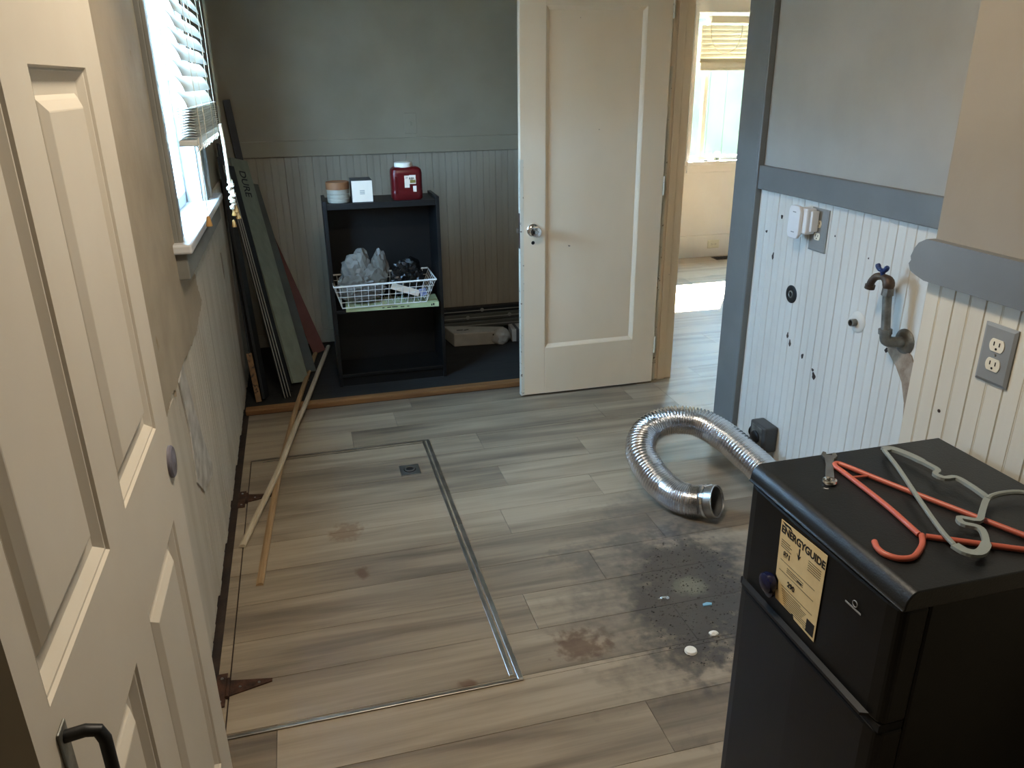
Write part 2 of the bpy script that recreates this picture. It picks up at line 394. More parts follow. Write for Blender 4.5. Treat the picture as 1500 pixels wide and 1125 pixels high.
# ------------------------------------------------------------------ structure: floor
floor = build('floor', MB().box((-.62, -2.4, -.12), (5.4, 6.6, -.004)), M['gap'], loc=(0, 0, 0), kind='structure',
              label='grey oak look plank flooring running through both rooms', cat='floor')
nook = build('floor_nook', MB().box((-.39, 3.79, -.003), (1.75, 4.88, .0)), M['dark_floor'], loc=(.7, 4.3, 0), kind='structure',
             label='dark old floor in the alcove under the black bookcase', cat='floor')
PW = .178
HX0, HX1, HY0, HY1 = -.33, .452, 1.645, 3.24
joints = {0: .338, -1: .117, -2: .683, -3: 1.123, -4: .70, -5: 1.05, -6: .62, -7: 1.15, -8: .85, -9: .56, -10: 1.0, -11: -.20, -12: .75, -13: .3}
tones = {(0,0): .80, (0,1): .35, (-1,0): .85, (-1,1): .15, (-2,0): .55, (-2,1): .30, (-3,0): .35, (-3,1): .55, (-4,0): .35, (-4,1): .5, (-5,0): .66, (-5,1): .6,
         (-6,0): .62, (-6,1): .55, (-7,0): .20, (-7,1): .30, (-8,0): .30, (-8,1): .5, (-9,0): .28, (-9,1): .45, (-10,0): .38, (-10,1): .6, (-11,0): .15, (-11,1): .72, (-12,0): .42, (-12,1): .3, (-13,0): .3}
hatch = thing('floor_hatch', 'hinged plank-covered floor hatch with metal edge strips and recessed ring', 'hatch', (.06, 2.44, 0))
def plank_box(x0, x1, y0, y1, z1, parent, tone):
    g = .0007
    build('plank', MB().box((x0+g, y0+g, -.004), (x1-g, y1-g, z1)), M['floor'], parent, tone=tone)
def rows(xa, xb, ya, yb, k0, k1, main):
    for k in range(k0, k1):
        r0_, r1_ = 3.44+PW*k, 3.44+PW*(k+1)
        j = joints.get(k, (k*.437) % 1.22) if main else (k*.53+.3) % 1.22
        ln = 1.22 if not main or k >= -1 else 1.52
        cuts = sorted([j+ln*n for n in range(-4, 6)])
        segs = [(max(a, xa), min(c, xb), n) for n, (a, c) in enumerate(zip(cuts, cuts[1:])) if min(c, xb)-max(a, xa) > .004]
        bands = [v for v in (r0_, HY0, HY1, r1_) if r0_ <= v <= r1_] if main else [r0_, r1_]
        bands = sorted(set(max(ya, min(yb, v)) for v in bands))
        for b0, b1 in zip(bands, bands[1:]):
            if b1-b0 < .003: continue
            for q, (a, c, n) in enumerate(segs):
                tn = tones.get((k, q), ((k*7.31+q*3.77) % 1.0)) if main else .55+.45*((k*7.31+q*3.77) % 1.0)
                if main and b0 >= HY0-1e-6 and b1 <= HY1+1e-6:
                    for lo, hi, par, z in ((a, min(c, HX0), floor, 0), (max(a, HX0), min(c, HX1), hatch, .002), (max(a, HX1), c, floor, 0)):
                        if hi-lo > .004: plank_box(lo+(.003 if par is hatch and lo == HX0 else 0), hi, b0, b1, z, par, tn)
                else: plank_box(a, c, b0, b1, 0, floor, tn)
rows(-.362, XR, -.3, 3.776, -21, 2, True)
rows(XR, 5.2, 2.32, YF, -7, 17, False)

# threshold at the alcove
build('wood_threshold', MB().box((-.375, 3.776, 0), (1.74, 3.83, .028)), M['thresh'], loc=(.7, 3.8, 0), bevel=.004,
      label='brown wood strip along the edge of the alcove floor', cat='threshold')
# dark gap strip along the left wall
build('trim_gap', MB().box((-.386, -.3, -.004), (-.362, 3.776, .001)), M['gap'], loc=(-.37, 1.7, 0), kind='structure',
      label='dark gap between left wall and floor planks', cat='trim')

# hatch metalwork
for nm, lo, hi, mt in (('edge_strip', (HX1-.010, HY0, .002), (HX1+.006, 2.48, .007), 'alu_strip'), ('edge_strip', (HX1-.010, 2.485, .002), (HX1+.006, HY1, .006), 'bronze_strip'),
                       ('edge_strip', (HX1-.030, HY0+.02, .002), (HX1-.016, 2.47, .006), 'alu_strip'), ('edge_strip', (HX1-.028, 2.475, .002), (HX1-.016, HY1, .005), 'bronze_strip'),
                       ('edge_strip', (HX0, HY0-.004, .001), (HX1+.006, HY0+.008, .005), 'bronze_strip'), ('edge_strip', (HX0, HY1-.004, .001), (HX1+.006, HY1+.008, .005), 'bronze_strip'),
                       ('edge_strip', (HX0+.05, HY1-.022, .001), (HX1-.02, HY1-.014, .004), 'bronze_strip')):
    build(nm, MB().box(lo, hi), M[mt], hatch, bevel=.0015)
rp_ = build('ring_plate', MB().box((.288, 2.925, .002), (.372, 3.015, .0055)), M['steel'], hatch, bevel=.002, label='steel recessed ring pull')
build('ring_cup', MB().lathe([(.026, 0), (.026, .0008)], (.33, 2.97, .0056)), M['dark_hole'], rp_)
build('ring', MB().tube([(.33+.02*math.cos(a), 2.97+.02*math.sin(a), .0085) for a in [i*math.pi/12 for i in range(24)]], .0028, 8, closed=True), M['steel'], rp_, smooth=True)
for hy in (1.82, 2.90):
    hg = build('strap_hinge', MB().prism([(HX0+.004, hy-.024, .0025), (HX0+.115, hy+.004, .0025), (HX0+.115, hy+.015, .0025), (HX0+.004, hy+.036, .0025)], (0, 0, .0035)), M['rust'], hatch, label='rusty brown strap hinge')
    build('hinge_leaf', MB().box((HX0-.034, hy-.06, .001), (HX0-.006, hy+.07, .005)), M['rust'], hg, bevel=.001)
    build('hinge_pin', MB().cyl((HX0-.002, hy-.03, .006), (HX0-.002, hy+.042, .006), .006, seg=12), M['rust'], hg, smooth=True)
    for sx, sy in ((-.02, -.04), (-.02, .05), (.03, .004), (.08, .008)): build('screw', MB().lathe([(.0045, 0), (.003, .0022)], (HX0+sx, hy+sy, .005), seg=10), M['steel'], hg)

# ------------------------------------------------------------------ structure: walls
def wall(name, boxes, mt, label, loc):
    mb = MB()
    for lo, hi in boxes: mb.box(lo, hi)
    return build(name, mb, mt, loc=loc, kind='structure', label=label, cat='wall')
WY0, WY1, WZ0, WZ1 = 2.62, 3.42, 1.10, 2.10
XLs = XL-.012
wall_left = wall('wall_left', [((-.52, -2.3, 0), (XLs, WY0, CEIL)), ((-.52, WY1, 0), (XLs, YB, CEIL)), ((-.52, WY0, 0), (XLs, WY1, WZ0)), ((-.52, WY0, WZ1), (XLs, WY1, CEIL))],
                 M['plaster_back'], 'left wall with beadboard below and a window', (-.45, 1.3, 0))
wall_back = wall('wall_back', [((-.52, YB+.012, 0), (1.87, YB+.13, CEIL))], M['plaster_back'], 'grey back wall of the alcove behind the black bookcase', (.7, 4.95, 0))
wall_right = wall('wall_right', [((XR+.012, 1.30, 0), (1.87, 2.925, CEIL)), ((XR+.012, 2.925, 2.06), (1.87, 3.69, CEIL)), ((XR+.012, 3.69, 0), (1.87, YB+.012, CEIL))],
                  M['plaster'], 'right wall with white beadboard beside the doorway', (1.81, 3, 0))
wall_chase = wall('wall_front', [((XC+.012, -2.3, 0), (1.87, 1.345, CEIL))], M['plaster'], 'projecting wall section behind the black fridge', (1.6, -.4, 0))
upr = build('plaster_sheet', MB().box((XR, 1.345, 1.2), (XR+.012, 2.80, CEIL)), M['plaster'], wall_right)
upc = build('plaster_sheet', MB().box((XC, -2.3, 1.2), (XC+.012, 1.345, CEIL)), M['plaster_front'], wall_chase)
upb = build('plaster_sheet', MB().box((-.386, YB, 1.2), (1.75, YB+.012, CEIL)), M['plaster_back'], wall_back)
wall_rear = wall('wall_rear', [((-.52, -2.42, 0), (1.87, -2.3, CEIL))],
                 M['plaster'], 'plain rear wall behind the viewer', (.5, -2.36, 0))
FX0, FX1, FZ0, FZ1 = 3.34, 4.96, .86, 2.05
wall_far = wall('wall_far', [((1.75, YF, 0), (FX0, YF+.13, CEIL)), ((FX1, YF, 0), (5.33, YF+.13, CEIL)), ((FX0, YF, 0), (FX1, YF+.13, FZ0)), ((FX0, YF, FZ1), (FX1, YF+.13, CEIL))],
                M['cream'], 'cream window wall of the sunny room beyond the doorway', (3.5, 6.5, 0))
wall('wall_far_right', [((5.2, 2.2, 0), (5.33, YF, CEIL))], M['cream'],
     'cream side wall of the sunny room', (5.26, 4.3, 0))
wall('wall_far_left', [((1.75, YB+.13, 0), (1.87, YF, CEIL)), ((1.87, 2.93, 0), (1.885, 2.935, CEIL))], M['cream'], 'cream left wall of the sunny room', (1.8, 5.7, 0))
wall('wall_far_near', [((1.87, 2.2, 0), (5.2, 2.32, CEIL))], M['cream'], 'cream near wall of the sunny room', (3.5, 2.26, 0))
wall('ceiling', [((-.62, -2.5, CEIL), (5.4, 6.65, CEIL+.12))], M['ceiling'], 'plain off-white ceiling over both rooms', (2, 2, CEIL))['category'] = 'ceiling'
build('ground', MB().box((-30, -30, -.7), (30, 40, -.6)), M['grass'], loc=(0, 0, -.6), kind='structure', label='grassy ground outside the house', cat='ground')

# beadboards: every board is its own part, sharing one mesh per wall
def bead_profile(w):
    """(across, depth) front outline of one board with a bead in the middle; depth 0 = face"""
    g = .0035
    h = w/2
    g = .0022
    return [(0, .0035), (g*.5, .0022), (g, 0), (h-g*1.4, 0), (h-g*.8, .0013), (h, .0003), (h+g*.8, .0013), (h+g*1.4, 0), (w-g, 0), (w-g*.5, .0022), (w, .0035)]
def beadboards(parent, mt, org, along, inward, w, n, z0, z1, name='board', jitter=0.0, zf=None):
    """boards from org stepping along; inward = direction into the wall"""
    a, d = Vector(along), Vector(inward)
    pr = bead_profile(w); back = .012
    meshes = {}
    for i in range(n):
        zz = zf(i) if zf else (z0, z1)
        if zz not in meshes:
            mb = MB(); P = [a*x + d*q for x, q in pr] + [a*w + d*back, d*back]
            mb.prism([p + Vector((0, 0, zz[0])) for p in P], (0, 0, zz[1]-zz[0]))
            meshes[zz] = mb.mesh(name, mt)
        o = bpy.data.objects.new(name, meshes[zz]); COL.objects.link(o); o.parent = parent
        o.location = Vector(org) + a*(w*i) - d*(random.random()*jitter) - ORG[parent.name]; ORG[o.name] = ORG[parent.name]
BW = .0792
beadboards(wall_right, M['white_board'], (XR, 1.36, 0), (0, 1, 0), (1, 0, 0), BW, 18, 0, 1.2, jitter=.0012)
beadboards(wall_chase, M['cream_board'], (XC, 1.345-BW*22, 0), (0, 1, 0), (1, 0, 0), BW, 22, 0, 1.2, jitter=.0008)
beadboards(wall_back, M['back_board'], (XL, YB, 0), (1, 0, 0), (0, 1, 0), BW, 27, 0.03, 1.2, jitter=.001)
beadboards(wall_left, M['left_board'], (XL, 1.0, 0), (0, 1, 0), (-1, 0, 0), BW, 49, .012, 1.08, jitter=.0012, zf=lambda i: (.006+.006*((i*5) % 4), 1.02 if i < 20 else 1.08))

def rail(name, lo, hi, mt, label, loc, cat='trim', bevel=.004):
    return build(name, MB().box(lo, hi), mt, loc=loc, bevel=bevel, kind='structure', label=label, cat=cat)
rail('trim_1', (XR-.02, 1.36, 1.141), (XR, 2.775, 1.231), M['grey_trim'], 'slate grey chair rail above the white beadboard by the doorway', (XR, 2, 1.19))
rg = MB(); ends = [(1.347, 1.229), (1.367, 1.218), (1.376, 1.205), (1.383, 1.186), (1.380, 1.178), (1.385, 1.170), (1.378, 1.156), (1.362, 1.150), (1.335, 1.143)]
rg.prism([(XC-.022, -2.3, 1.146), (XC-.022, -2.3, 1.231)] + [(XC-.022, y, z) for y, z in ends], (.022, 0, 0))
build('trim_2', rg, M['grey_trim'], loc=(XC, 0, 1.19), kind='structure', label='slate grey chair rail with a ragged broken end above the fridge', cat='trim')
rail('trim_3', (XL, YB-.016, 1.142), (1.75, YB, 1.232), M['plaster_back'], 'grey chair rail across the alcove wall behind the bookcase', (.7, YB, 1.19))
rail('baseboard_back', (XL, YB-.015, 0), (1.75, YB, .085), M['back_board'], 'pale baseboard of the alcove back wall', (.7, YB, 0), 'baseboard')
rail('baseboard_far', (1.87, YF-.018, 0), (5.2, YF, .20), M['cream'], 'tall cream baseboard below the window of the sunny room', (3.4, YF, 0), 'baseboard')
# doorway: slate grey casing on the near side, worn ivory jamb on the far side
cs = thing('trim_4', 'slate grey doorway casing right of the bright opening', 'trim', (XR, 2.85, 0), kind='structure')
build('casing_board', MB().box((XR-.022, 2.775, 0), (XR+.002, 2.93, 2.2)), M['grey_trim'], cs, bevel=.003)
build('casing_edge', MB().box((XR-.028, 2.755, 0), (XR, 2.776, 2.2)), M['grey_trim'], cs, bevel=.004)
build('jamb', MB().box((XR-.004, 2.915, 0), (1.885, 2.935, 2.08)), M['grey_trim'], cs)
jb = thing('trim_5', 'worn ivory door jamb left of the bright opening', 'trim', (1.82, 3.69, 0), kind='structure')
build('jamb', MB().box((1.752, 3.672, 0), (1.882, 3.695, 2.08)), M['door_old'], jb, bevel=.003)
build('worn_edge', MB().box((1.750, 3.669, 0), (1.782, 3.673, 1.6)), M['chipped'], jb)
build('stop_strip', MB().box((1.795, 3.660, 0), (1.835, 3.673, 2.06)), M['door_old'], jb, bevel=.002)
build('casing_board', MB().box((1.735, 3.695, 0), (1.755, 3.80, 2.16)), M['chipped'], jb, bevel=.003)
build('head_jamb', MB().box((1.752, 2.935, 2.06), (1.882, 3.672, 2.08)), M['chipped'], jb)

# plaster patch and scraps on the left wall
pp = [(1.2, .775), (1.75, .780), (1.98, .778), (2.05, .800), (2.12, .770), (2.20, .786), (2.34, .791), (2.50, .781), (2.66, .784), (2.74, .800), (2.84, .812), (2.885, .828), (2.85, .87), (2.83, .92), (2.815, .96),
      (2.80, 1.02), (2.62, 1.06), (2.50, 1.12), (2.49, 1.4), (2.48, CEIL), (1.2, CEIL)]
rag = []
for (ya, za), (yb_, zb) in zip(pp, pp[1:]+pp[:1]):
    for q in range(6):
        u = q/6; on_edge = za < 1.1 and zb < 1.1 and za > .7 and ya > 1.5
        rag.append((ya+(yb_-ya)*u+(random.uniform(-.012, .012) if on_edge else 0), za+(zb-za)*u+(random.uniform(-.008, .008) if on_edge else 0)))
build('plaster_patch', MB().prism([(XL+.001, y, z) for y, z in rag], (.007, 0, 0)), M['patch'], wall_left, label='bare tan plaster with a ragged lower edge')
sc = MB().prism([(XL+.0012, y, z) for y, z in ((2.20, .77), (2.30, .79), (2.335, .72), (2.42, .52), (2.53, .35), (2.50, .325), (2.30, .37), (2.21, .45), (2.24, .6))], (.004, 0, 0))
build('torn_paper', sc, M['paper'], wall_left, label='torn strip of soiled white wall lining')
build('torn_paper', MB().prism([(XL+.0015, y, z) for y, z in ((1.6, .05), (1.6, .77), (2.08, .77), (2.20, .60), (2.18, .40), (2.16, .05))], (.0025, 0, 0)), M['left_board'], wall_left)
build('wall_hole', MB().prism([(XL+.0005, y, z) for y, z in ((3.79, .82), (3.83, .81), (3.84, .72), (3.81, .69), (3.80, .75))], (.0015, 0, 0)), M['torn'], wall_left)
# torn plaster by the water pipe on the right wall
tp = [(1.955, .775), (1.91, .765), (1.885, .77), (1.845, .752), (1.80, .69), (1.79, .60), (1.79, .45), (1.825, .50), (1.84, .60), (1.865, .66), (1.90, .70), (1.945, .735)]
build('torn_patch', MB().prism([(XR-.004, y, z) for y, z in tp], (.004, 0, 0)), M['torn'], wall_right, label='patch of torn bare plaster under the pipe')

# ------------------------------------------------------------------ window in the left wall
w1 = thing('window_1', 'white sash window with dusty glass in the left wall', 'window', (-.45, 3.02, WZ0), kind='structure')
fm = MB()
for lo, hi in (((-.48, WY0, WZ0), (-.44, WY0+.045, WZ1)), ((-.48, WY1-.045, WZ0), (-.44, WY1, WZ1)), ((-.48, WY0, WZ0), (-.44, WY1, WZ0+.05)), ((-.48, WY0, WZ1-.05), (-.44, WY1, WZ1)), ((-.47, WY0, 1.56), (-.43, WY1, 1.60))): fm.box(lo, hi)
build('sash_frame', fm, M['sash'], w1, bevel=.004)
build('pane', MB().box((-.462, WY0+.04, WZ0+.045), (-.458, WY1-.04, 1.57)), M['glass'], w1)
build('pane', MB().box((-.462, WY0+.04, 1.59), (-.458, WY1-.04, WZ1-.045)), M['glass'], w1)
for yy in (WY0-.004, WY1-.012): build('reveal', MB().box((-.52, yy, WZ0), (XL+.002, yy+.016, WZ1)), M['sash'], w1)
for y0, y1 in ((2.50, 2.622), (3.418, 3.535)):
    build('casing', MB().box((XL-.004, y0, 1.09), (XL+.022, y1, 2.2)), M['green_trim'], w1, bevel=.004)
    build('casing_bead', MB().box((XL+.020, y0 if y0 < 3 else y1-.02, 1.09), (XL+.032, (y0+.02) if y0 < 3 else y1, 2.2)), M['green_trim'], w1, bevel=.003)
build('window_sill', MB().box((-.50, 2.46, 1.076), (-.326, 3.66, 1.1045)), M['sash'], w1, bevel=.006)
build('apron', MB().box((XL-.006, 2.48, .995), (-.345, 3.645, 1.077)), M['green_trim'], w1, bevel=.004)

# venetian blind hanging half lowered
bl = thing('venetian_blind', 'white slatted blind half lowered over the left window', 'blind', (-.30, 2.98, 2.12))
BY0, BY1, BX = 2.54, 3.34, -.300
def slat_mesh(tilt, wid=.05, y0=BY0, y1=BY1):
    mb = MB(); n = 6; P = []; Q = []
    for i in range(n+1):
        t = (i/n-.5)*wid; bow = .004*(1-(2*i/n-1)**2)
        x, z = t*math.cos(tilt)-bow*math.sin(tilt), t*math.sin(tilt)+bow*math.cos(tilt)
        P.append((x, z)); Q.append((x-.0012*-math.sin(tilt), z-.0012*math.cos(tilt)))
    ring = P+Q[::-1]
    mb.prism([(x, y0, z) for x, z in ring], (0, y1-y0, 0)); return mb
tilted = slat_mesh(math.radians(-62)).mesh('slat', M['slat'], (0, 0, 0), smooth=30)
flat = slat_mesh(math.radians(4)).mesh('slat', M['slat'], (0, 0, 0), smooth=30)
zs = [(1.505+.043*i, tilted) for i in range(14)] + [(1.398+.0075*i, flat) for i in range(12)]
for z, me in zs:
    o = bpy.data.objects.new('slat', me); COL.objects.link(o); o.parent = bl
    o.location = Vector((BX+random.uniform(-.002, .002), random.uniform(-.004, .004), z)) - ORG[bl.name]
build('bottom_rail', MB().box((BX-.026, BY0, 1.376), (BX+.026, BY1, 1.394)), M['slat'], bl, bevel=.004)
build('head_rail', MB().box((BX-.03, BY0-.01, 2.10), (BX+.03, BY1+.01, 2.15)), M['sash'], bl, bevel=.003)
for yy in (2.64, 2.80, 3.08, 3.24):
    for dx in (-.027, .027):
        build('ladder_cord', MB().tube([(BX+dx+.001*math.sin(i*1.7), yy, 1.37+i*.074) for i in range(11)], .0011, 5), M['cord'], bl)
# frayed cord ends along the bottom
fr = MB()
for i in range(26):
    y = BY0+.02+i*.03; fr.tube([(BX+.02, y, 1.378), (BX+.024, y+random.uniform(-.012, .012), 1.366), (BX+.022, y+random.uniform(-.02, .02), 1.358+random.uniform(-.004, .006))], .0015, 5)
build('frayed_string', fr, M['cord'], bl)['kind'] = 'stuff'
def cord_thing(name, label, path, r, tassels):
    t = thing(name, label, 'blind cord', path[-1])
    build('cord', MB().tube(spline(path, 24), r, 6), M['cord'], t, smooth=True)
    for p in tassels:
        build('tassel', MB().lathe([(.003, .030), (.006, .026), (.0075, .014), (.010, .004), (.0095, 0), (.003, -.001)], p, seg=12), M['tassel'], t, smooth=True)
cord_thing('blind_cord', 'thick knotted white cord hanging beside the blind', [(-.272, 3.37, 1.40), (-.270, 3.39, 1.30), (-.272, 3.42, 1.19), (-.270, 3.44, 1.11)], .006,
           [(-.272, 3.45, 1.035), (-.262, 3.45, 1.050), (-.258, 3.46, 1.02), (-.280, 3.47, .985)])
kn = MB()
for i in range(9): kn.add(*[(lambda b: (b.v, b.f))(blob((-.270+.006*math.sin(i*2.1), 3.43+.006*math.cos(i*1.7), 1.175-.013*i), (.010, .010, .009), i+1, .25, 1))][0])
build('cord_knots', kn, M['cord'], bpy.data.objects['blind_cord'], smooth=True)
cord_thing('blind_cord', 'thin cord with one small tassel hanging over the window sill', [(-.272, 2.55, 1.40), (-.272, 2.53, 1.30), (-.272, 2.50, 1.19)], .0014, [(-.272, 2.496, 1.150)])

# ------------------------------------------------------------------ six panel door standing open along the left wall
DX = -.28
d1 = thing('door_1', 'white six panel door standing open along the left wall', 'door', (-.30, 1.02, 0), kind='structure')
cols = [(.67, .947), (1.05, 1.328)]; rws = [(.24, .82), (1.0, 1.572), (1.665, 1.90)]
DY0, DY1, DZ1 = .62, 1.432, 2.04
fr = MB(); dpt = .0145
ys = [DY0] + [v for c in cols for v in c] + [DY1]; zz = [.01] + [v for r in rws for v in r] + [DZ1]
for i in range(5):
    for j in range(7):
        hole = i in (1, 3) and j in (1, 3, 5)
        if not hole: fr.box((DX-dpt, ys[i], zz[j]), (DX, ys[i+1], zz[j+1]))
build('door_slab', MB().box((DX-.035, DY0, .01), (DX-dpt, DY1, DZ1)), M['door_white'], d1)
bmf = bmesh.new(); tmp = fr.mesh('door_frame', M['door_white']); bmf.from_mesh(tmp); bmesh.ops.remove_doubles(bmf, verts=bmf.verts, dist=1e-5)
dup = {}
for f in bmf.faces: dup.setdefault(tuple(round(c, 4) for c in f.calc_center_median()), []).append(f)
bmesh.ops.delete(bmf, geom=[f for fs in dup.values() if len(fs) > 1 for f in fs], context='FACES')
fr2 = MB(); bmf.verts.index_update(); fr2.add([v.co.copy() for v in bmf.verts], [tuple(v.index for v in f.verts) for f in bmf.faces]); bmf.free(); bpy.data.meshes.remove(tmp)
build('door_frame', fr2, M['door_white'], d1)
def panel_ring(y0, y1, z0, z1, prof, x0):
    mb = MB(); n = len(prof); V = []
    for ins, dep in prof: V += [(x0-dep, y0+ins, z0+ins), (x0-dep, y1-ins, z0+ins), (x0-dep, y1-ins, z1-ins), (x0-dep, y0+ins, z1-ins)]
    F = [(i*4+k, i*4+(k+1) % 4, (i+1)*4+(k+1) % 4, (i+1)*4+k) for i in range(n-1) for k in range(4)]
    F.append(tuple((n-1)*4+k for k in range(4))); return mb.add(V, F)
for c in cols:
    for r in rws:
        build('panel', panel_ring(*c, *r, [(0, 0), (.003, .004), (.006, .0042), (.018, .0135), (.034, .0138), (.040, .009), (.052, .002), (.054, .0015)], DX+.0002), M['door_white'], d1)
pl = MB().tube([(DX+.002, .676, .957), (DX+.022, .676, .960), (DX+.033, .676, .957), (DX+.037, .676, .945), (DX+.037, .676, .90), (DX+.037, .676, .85), (DX+.030, .676, .838), (DX, .676, .836)], .0065, 10)
hd = build('pull_handle', pl, M['black'], d1, smooth=True, label='black bow shaped pull handle')
build('handle_plate', MB().box((DX, .664, .82), (DX+.003, .688, .97)), M['galv'], hd, bevel=.002)
build('bumper_disc', MB().lathe([(.030, 0), (.030, .004), (.027, .007), (.010, .008), (.006, .010), (.001, .0105)], (DX, 1.389, .907), (1, 0, 0), 28), M['disc'], d1, smooth=True, label='round grey bumper disc')
for z in (.25, 1.02, 1.82): build('hinge', MB().cyl((DX-.038, DY1+.004, z-.045), (DX-.038, DY1+.004, z+.045), .006, seg=10), M['steel'], d1, smooth=True)

# ------------------------------------------------------------------ one panel ivory door standing open across the alcove
d2 = thing('door_2', 'old ivory one panel door standing open beside the doorway', 'door', (1.38, 3.64, 0), kind='structure')
x0, x1, yf, yb = 1.008, 1.744, 3.622, 3.657
build('stile', MB().box((x0, yf, .01), (1.135, yb, 2.05)), M['door_old'], d2, bevel=.003)
build('worn_edge', MB().box((x0-.0006, yf-.0006, .01), (x0+.016, yb-.002, 1.2)), M['chipped'], d2, label='chipped paint along the latch edge')
build('stile', MB().box((1.617, yf, .01), (x1, yb, 2.05)), M['door_old'], d2, bevel=.002)
build('door_rail', MB().box((1.1345, yf, .01), (1.6175, yb, .262)), M['door_old'], d2, bevel=.001)
build('door_rail', MB().box((1.1345, yf, 1.852), (1.6175, yb, 2.05)), M['door_old'], d2, bevel=.001)
mbp = MB(); V = []
for ins, dep in [(0, .001), (.004, .003), (.016, .012), (.0165, .013)]:
    V += [(1.135+ins, yf+dep, .262+ins), (1.617-ins, yf+dep, .262+ins), (1.617-ins, yf+dep, 1.852-ins), (1.135+ins, yf+dep, 1.852-ins)]
F = [(i*4+k, i*4+(k+1) % 4, (i+1)*4+(k+1) % 4, (i+1)*4+k) for i in range(3) for k in range(4)] + [(12, 13, 14, 15)]
mbp.add(V, F); build('panel', mbp, M['door_old'], d2)
kb = build('door_knob', MB().lathe([(.031, 0), (.031, .003), (.026, .008), (.012, .012), (.011, .030), (.018, .036), (.0265, .046), (.0275, .058), (.022, .066), (.010, .068), (.009, .066), (.001, .066)], (1.071, yf, .868), (0, -1, 0), 32), M['chrome'], d2, smooth=True, label='round chrome knob')
build('knob_back', MB().lathe([(.031, 0), (.031, .003), (.012, .01), (.011, .030), (.026, .044), (.0275, .056), (.02, .066), (.001, .067)], (1.071, yb, .868), (0, 1, 0), 24), M['chrome'], d2, smooth=True)
build('keyhole', MB().lathe([(.009, 0), (.008, .001), (.001, .0012)], (1.071, yf, .807), (0, -1, 0), 14), M['dark_hole'], d2)
lt = build('latch_plate', MB().box((x0-.0015, yf+.006, .78), (x0, yb-.006, .95)), M['rust'], d2)
build('latch_bolt', MB().box((x0-.014, yf+.011, .855), (x0-.001, yb-.011, .88)), M['steel'], lt, bevel=.003)
for z in (.22, 1.05, 1.85): build('hinge', MB().cyl((x1+.006, yf+.002, z-.045), (x1+.006, yf+.002, z+.045), .006, seg=10), M['chipped'], d2, smooth=True)

# ------------------------------------------------------------------ sunny room: window, blind, outlet, vent
w2 = thing('window_2', 'bright window with mottled green glass in the sunny room', 'window', (3.9, YF+.05, FZ0), kind='structure')
fm = MB()
for lo, hi in (((FX0, YF+.05, FZ0), (FX0+.02, YF+.09, FZ1)), ((FX1-.05, YF+.05, FZ0), (FX1, YF+.09, FZ1)), ((FX0, YF+.05, FZ0), (FX1, YF+.09, FZ0+.035)), ((FX0, YF+.05, FZ1-.04), (FX1, YF+.09, FZ1))): fm.box(lo, hi)
build('frame', fm, M['sash'], w2)
build('mullion', MB().box((3.455, YF+.04, FZ0+.02), (3.49, YF+.08, FZ1)), M['ivory_plastic'], w2)
build('mullion', MB().box((4.05, YF+.04, FZ0+.02), (4.10, YF+.08, FZ1)), M['ivory_plastic'], w2)
for xa, xb in ((FX0+.018, 3.457), (3.488, 4.052), (4.098, FX1-.04)):
    build('pane', MB().box((xa, YF+.062, FZ0+.03), (xb, YF+.066, FZ1-.03)), M['glass_green'], w2)
build('window_sill', MB().box((FX0-.04, YF-.06, FZ0-.035), (FX1+.05, YF+.05, FZ0)), M['cream'], w2, bevel=.005)
build('apron', MB().box((FX0-.02, YF-.018, FZ0-.10), (FX1+.02, YF, FZ0-.034)), M['cream'], w2, bevel=.003)
build('casing', MB().box((FX0-.035, YF-.016, FZ0), (FX0-.002, YF, FZ1+.06)), M['cream'], w2, bevel=.003)
vb = thing('venetian_blind', 'cream slatted blind pulled up in the sunny room window', 'blind', (3.9, YF-.03, 2.0))
me = None
for i in range(8):
    if me is None:
        mb = MB(); t = math.radians(-64)
        mb.obox((4.15, YF-.03, 0), (.79, 0, 0), (0, .024*math.cos(t), .024*math.sin(t)), (0, -.0012*math.sin(t), .0012*math.cos(t))); me = mb.mesh('slat', M['slat_cream'])
    o = bpy.data.objects.new('slat', me); COL.objects.link(o); o.parent = vb; o.location = Vector((0, 0, 1.675+.036*i)) - ORG[vb.name]
for i in range(5): build('stacked_slat', MB().box((3.36, YF-.054, 1.6215+.0085*i), (4.94, YF-.006, 1.6292+.0085*i)), M['slat_cream'], vb)
build('bottom_rail', MB().box((3.36, YF-.056, 1.600), (4.94, YF-.004, 1.621)), M['slat_cream'], vb, bevel=.004)
build('head_rail', MB().box((3.43, YF-.065, 1.965), (4.95, YF-.004, 2.02)), M['slat_cream'], vb, bevel=.004)
wc = thing('white_cable', 'bundled white cable looped over the cream blind', 'cable', (3.86, YF-.07, 1.95))
build('cable_loop', MB().tube(spline([(3.42, YF-.07, 1.98), (3.43, YF-.08, 1.85), (3.48, YF-.085, 1.76), (3.56, YF-.085, 1.735), (3.65, YF-.085, 1.77), (3.70, YF-.08, 1.87), (3.71, YF-.07, 1.96)], 40), .0035, 6), M['cord'], wc, smooth=True)
for k in range(3):
    build('cable_bundle', MB().tube([(3.83+.015*k+(.035+.006*k)*math.cos(a)*(1+.3*math.sin(2*a)), YF-.085-.006*k, 1.985-.02*k+(.075-.008*k)*math.sin(a)) for a in [i*math.pi/16 for i in range(32)]], .005, 6, closed=True), M['cord'], wc, smooth=True)
build('cable_tail', MB().tube(spline([(3.82, YF-.08, 1.93), (3.80, YF-.085, 1.85), (3.83, YF-.085, 1.78), (3.90, YF-.08, 1.74)], 20), .0035, 6), M['cord'], wc, smooth=True)
jr = thing('glass_jar', 'small clear glass jar on the sunny window sill', 'jar', (3.60, YF-.02, FZ0))
